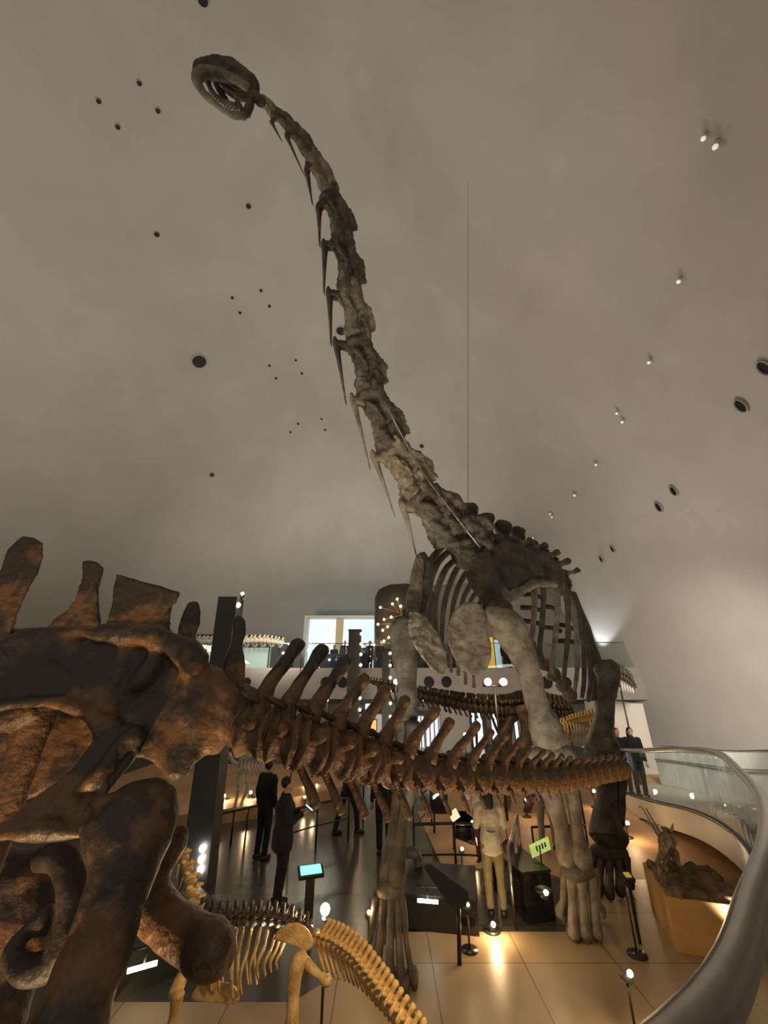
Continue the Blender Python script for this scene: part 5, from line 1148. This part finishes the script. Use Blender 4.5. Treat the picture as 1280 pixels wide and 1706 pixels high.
# man in dark clothes, facing right and holding a phone
def phone(root, F, tb_, k):
    p = Vector(F(.0, .40, 1.25)); a = root.location
    t = thing('phone', 'glowing phone held up by the man in dark clothes on the path', 'phone', p)
    bm = NB(); box(bm, None, (.16, .08, .012), M=Matrix.Translation(p) @ Matrix.Rotation(R(35), 4, 'Y')); obj('phone_case', bm, BLACKM, t, False)
    bm = NB(); box(bm, None, (.145, .07, .003), M=Matrix.Translation(p) @ Matrix.Rotation(R(35), 4, 'Y') @ Matrix.Translation((0, 0, .008))); obj('phone_screen', bm, LITB, t, False)
person('person in long dark coat with glowing phone, standing on the grey path', gr(462, 1512), R(-72), 1.74, BLK, BLK, 'phone', 'short', vox=.013, extra=phone, hem=.74, bulk=1.3)
person('person in dark clothes half hidden just behind the one with the phone', gr(434, 1432), R(-30), 1.70, BLK, NAVY, 'down', 'short', hem=.8)
person('person in black walking away under the middle of the tail, one shoe lit', gr(578, 1390), R(-60), 1.72, BLK, BLK, 'down', 'short', 1.0, hem=.8)
person('person in black standing just left of the sauropod left foreleg', gr(640, 1422), R(10), 1.74, BLK, BLK, 'down', 'short', hem=.78)
def bag(root, F, tb_, k):
    p = Vector(F(.27, .02, .86)); t = thing('shoulder_bag', 'small dark red bag hanging at the side of the woman in cream', 'bag', p)
    bm = NB(); blob(bm, p, (.09, .06, .11)); obj('bag_body', bm, MAROON, t)
    bm = NB(); tb_(bm, [(.27, .02, .93, .008), (.24, .0, 1.2, .008), (.10, .0, 1.47, .008)], 6, 3); obj('strap', bm, MAROON, t)
def emblem(root, F, tb_, k):
    bm = NB(); tb_(bm, [(-.08, -.128, 1.12, .006), (-.03, -.135, 1.10, .012), (.03, -.135, 1.10, .012), (.08, -.128, 1.12, .006)], 6, 3); obj('print_motif', bm, GREYC, root)
    bag(root, F, tb_, k)
wp = gr(840, 1540)
person('person in cream top and olive trousers with back turned, beside the black boxes', (wp.x-.03, wp.y+.25, 0), R(-8), 1.66, CREAM, OLIVE, 'phone', 'long', vox=.013, extra=emblem, hem=.80)
person('person in a white top with a dark red coat left of the one in cream', gr(808, 1440), R(150), 1.62, WHITEC, MAROON, 'one', 'long', hem=.8)
person('person in grey clothes and pale trousers behind the sauropod right shin', gr(917, 1416, .05), R(-40), 1.70, GREYC, BEIGE, 'down', 'short', .5)
def mask(root, F, tb_, k):
    bm = NB(); blob(bm, F(0, .088, 1.575), (.052*k, .036*k, .042*k), None, 2); obj('face_mask', bm, WHITEC, root)
def ramp_z(p):
    b = min(S, key=lambda s: (s.x-p[0])**2 + (s.y-p[1])**2); return b.z - 1.08
for (px, py, Y), lab, hr, ex in (((1049, 1246, 12.6), 'person with white face mask and long dark hair at the balustrade end', 'long', mask), ((1027, 1248, 13.2), 'person in black hidden behind the hind knee at the end of the balustrade', 'short', None)):
    p = at(px, py, Y); loc = (p.x + .1, Y, ramp_z(p) + .0)
    person(lab, loc, R(172), 1.62, BLK, BLK, 'down', hr, extra=ex)
# people on the balcony
for px, Y, hh, f_, tp, lab in ((484, 23.2, 1.7, 200, NAVY, 'person in navy on the balcony between the long fossil and the bright alcove'), (556, 23.8, 1.6, 160, BLK, 'person in dark clothes left of the broad bulb column on the balcony'), (574, 22.9, 1.75, 190, BLK, 'person in black directly before the bright alcove beside the broad column'),
        (607, 23.5, 1.65, 180, NAVY, 'person in navy just right of the broad bulb column on the balcony'), (616, 22.5, 1.7, 150, BLK, 'person in black second right of the broad bulb column on the balcony'), (633, 21.5, 1.6, 210, NAVY, 'person on the balcony just left of the slim bulb column'),
        (845, 21.75, 1.75, 180, BLK, 'person in black on the balcony behind the big upper foreleg bone'), (862, 21.8, 1.65, 170, NAVY, 'person in navy on the balcony next to the foreleg, right of the one in black')):
    p = at(px, 1100, Y); person(lab, (p.x, Y, 3.55), R(f_), hh, tp, BLK, 'down', 'short', vox=.022)
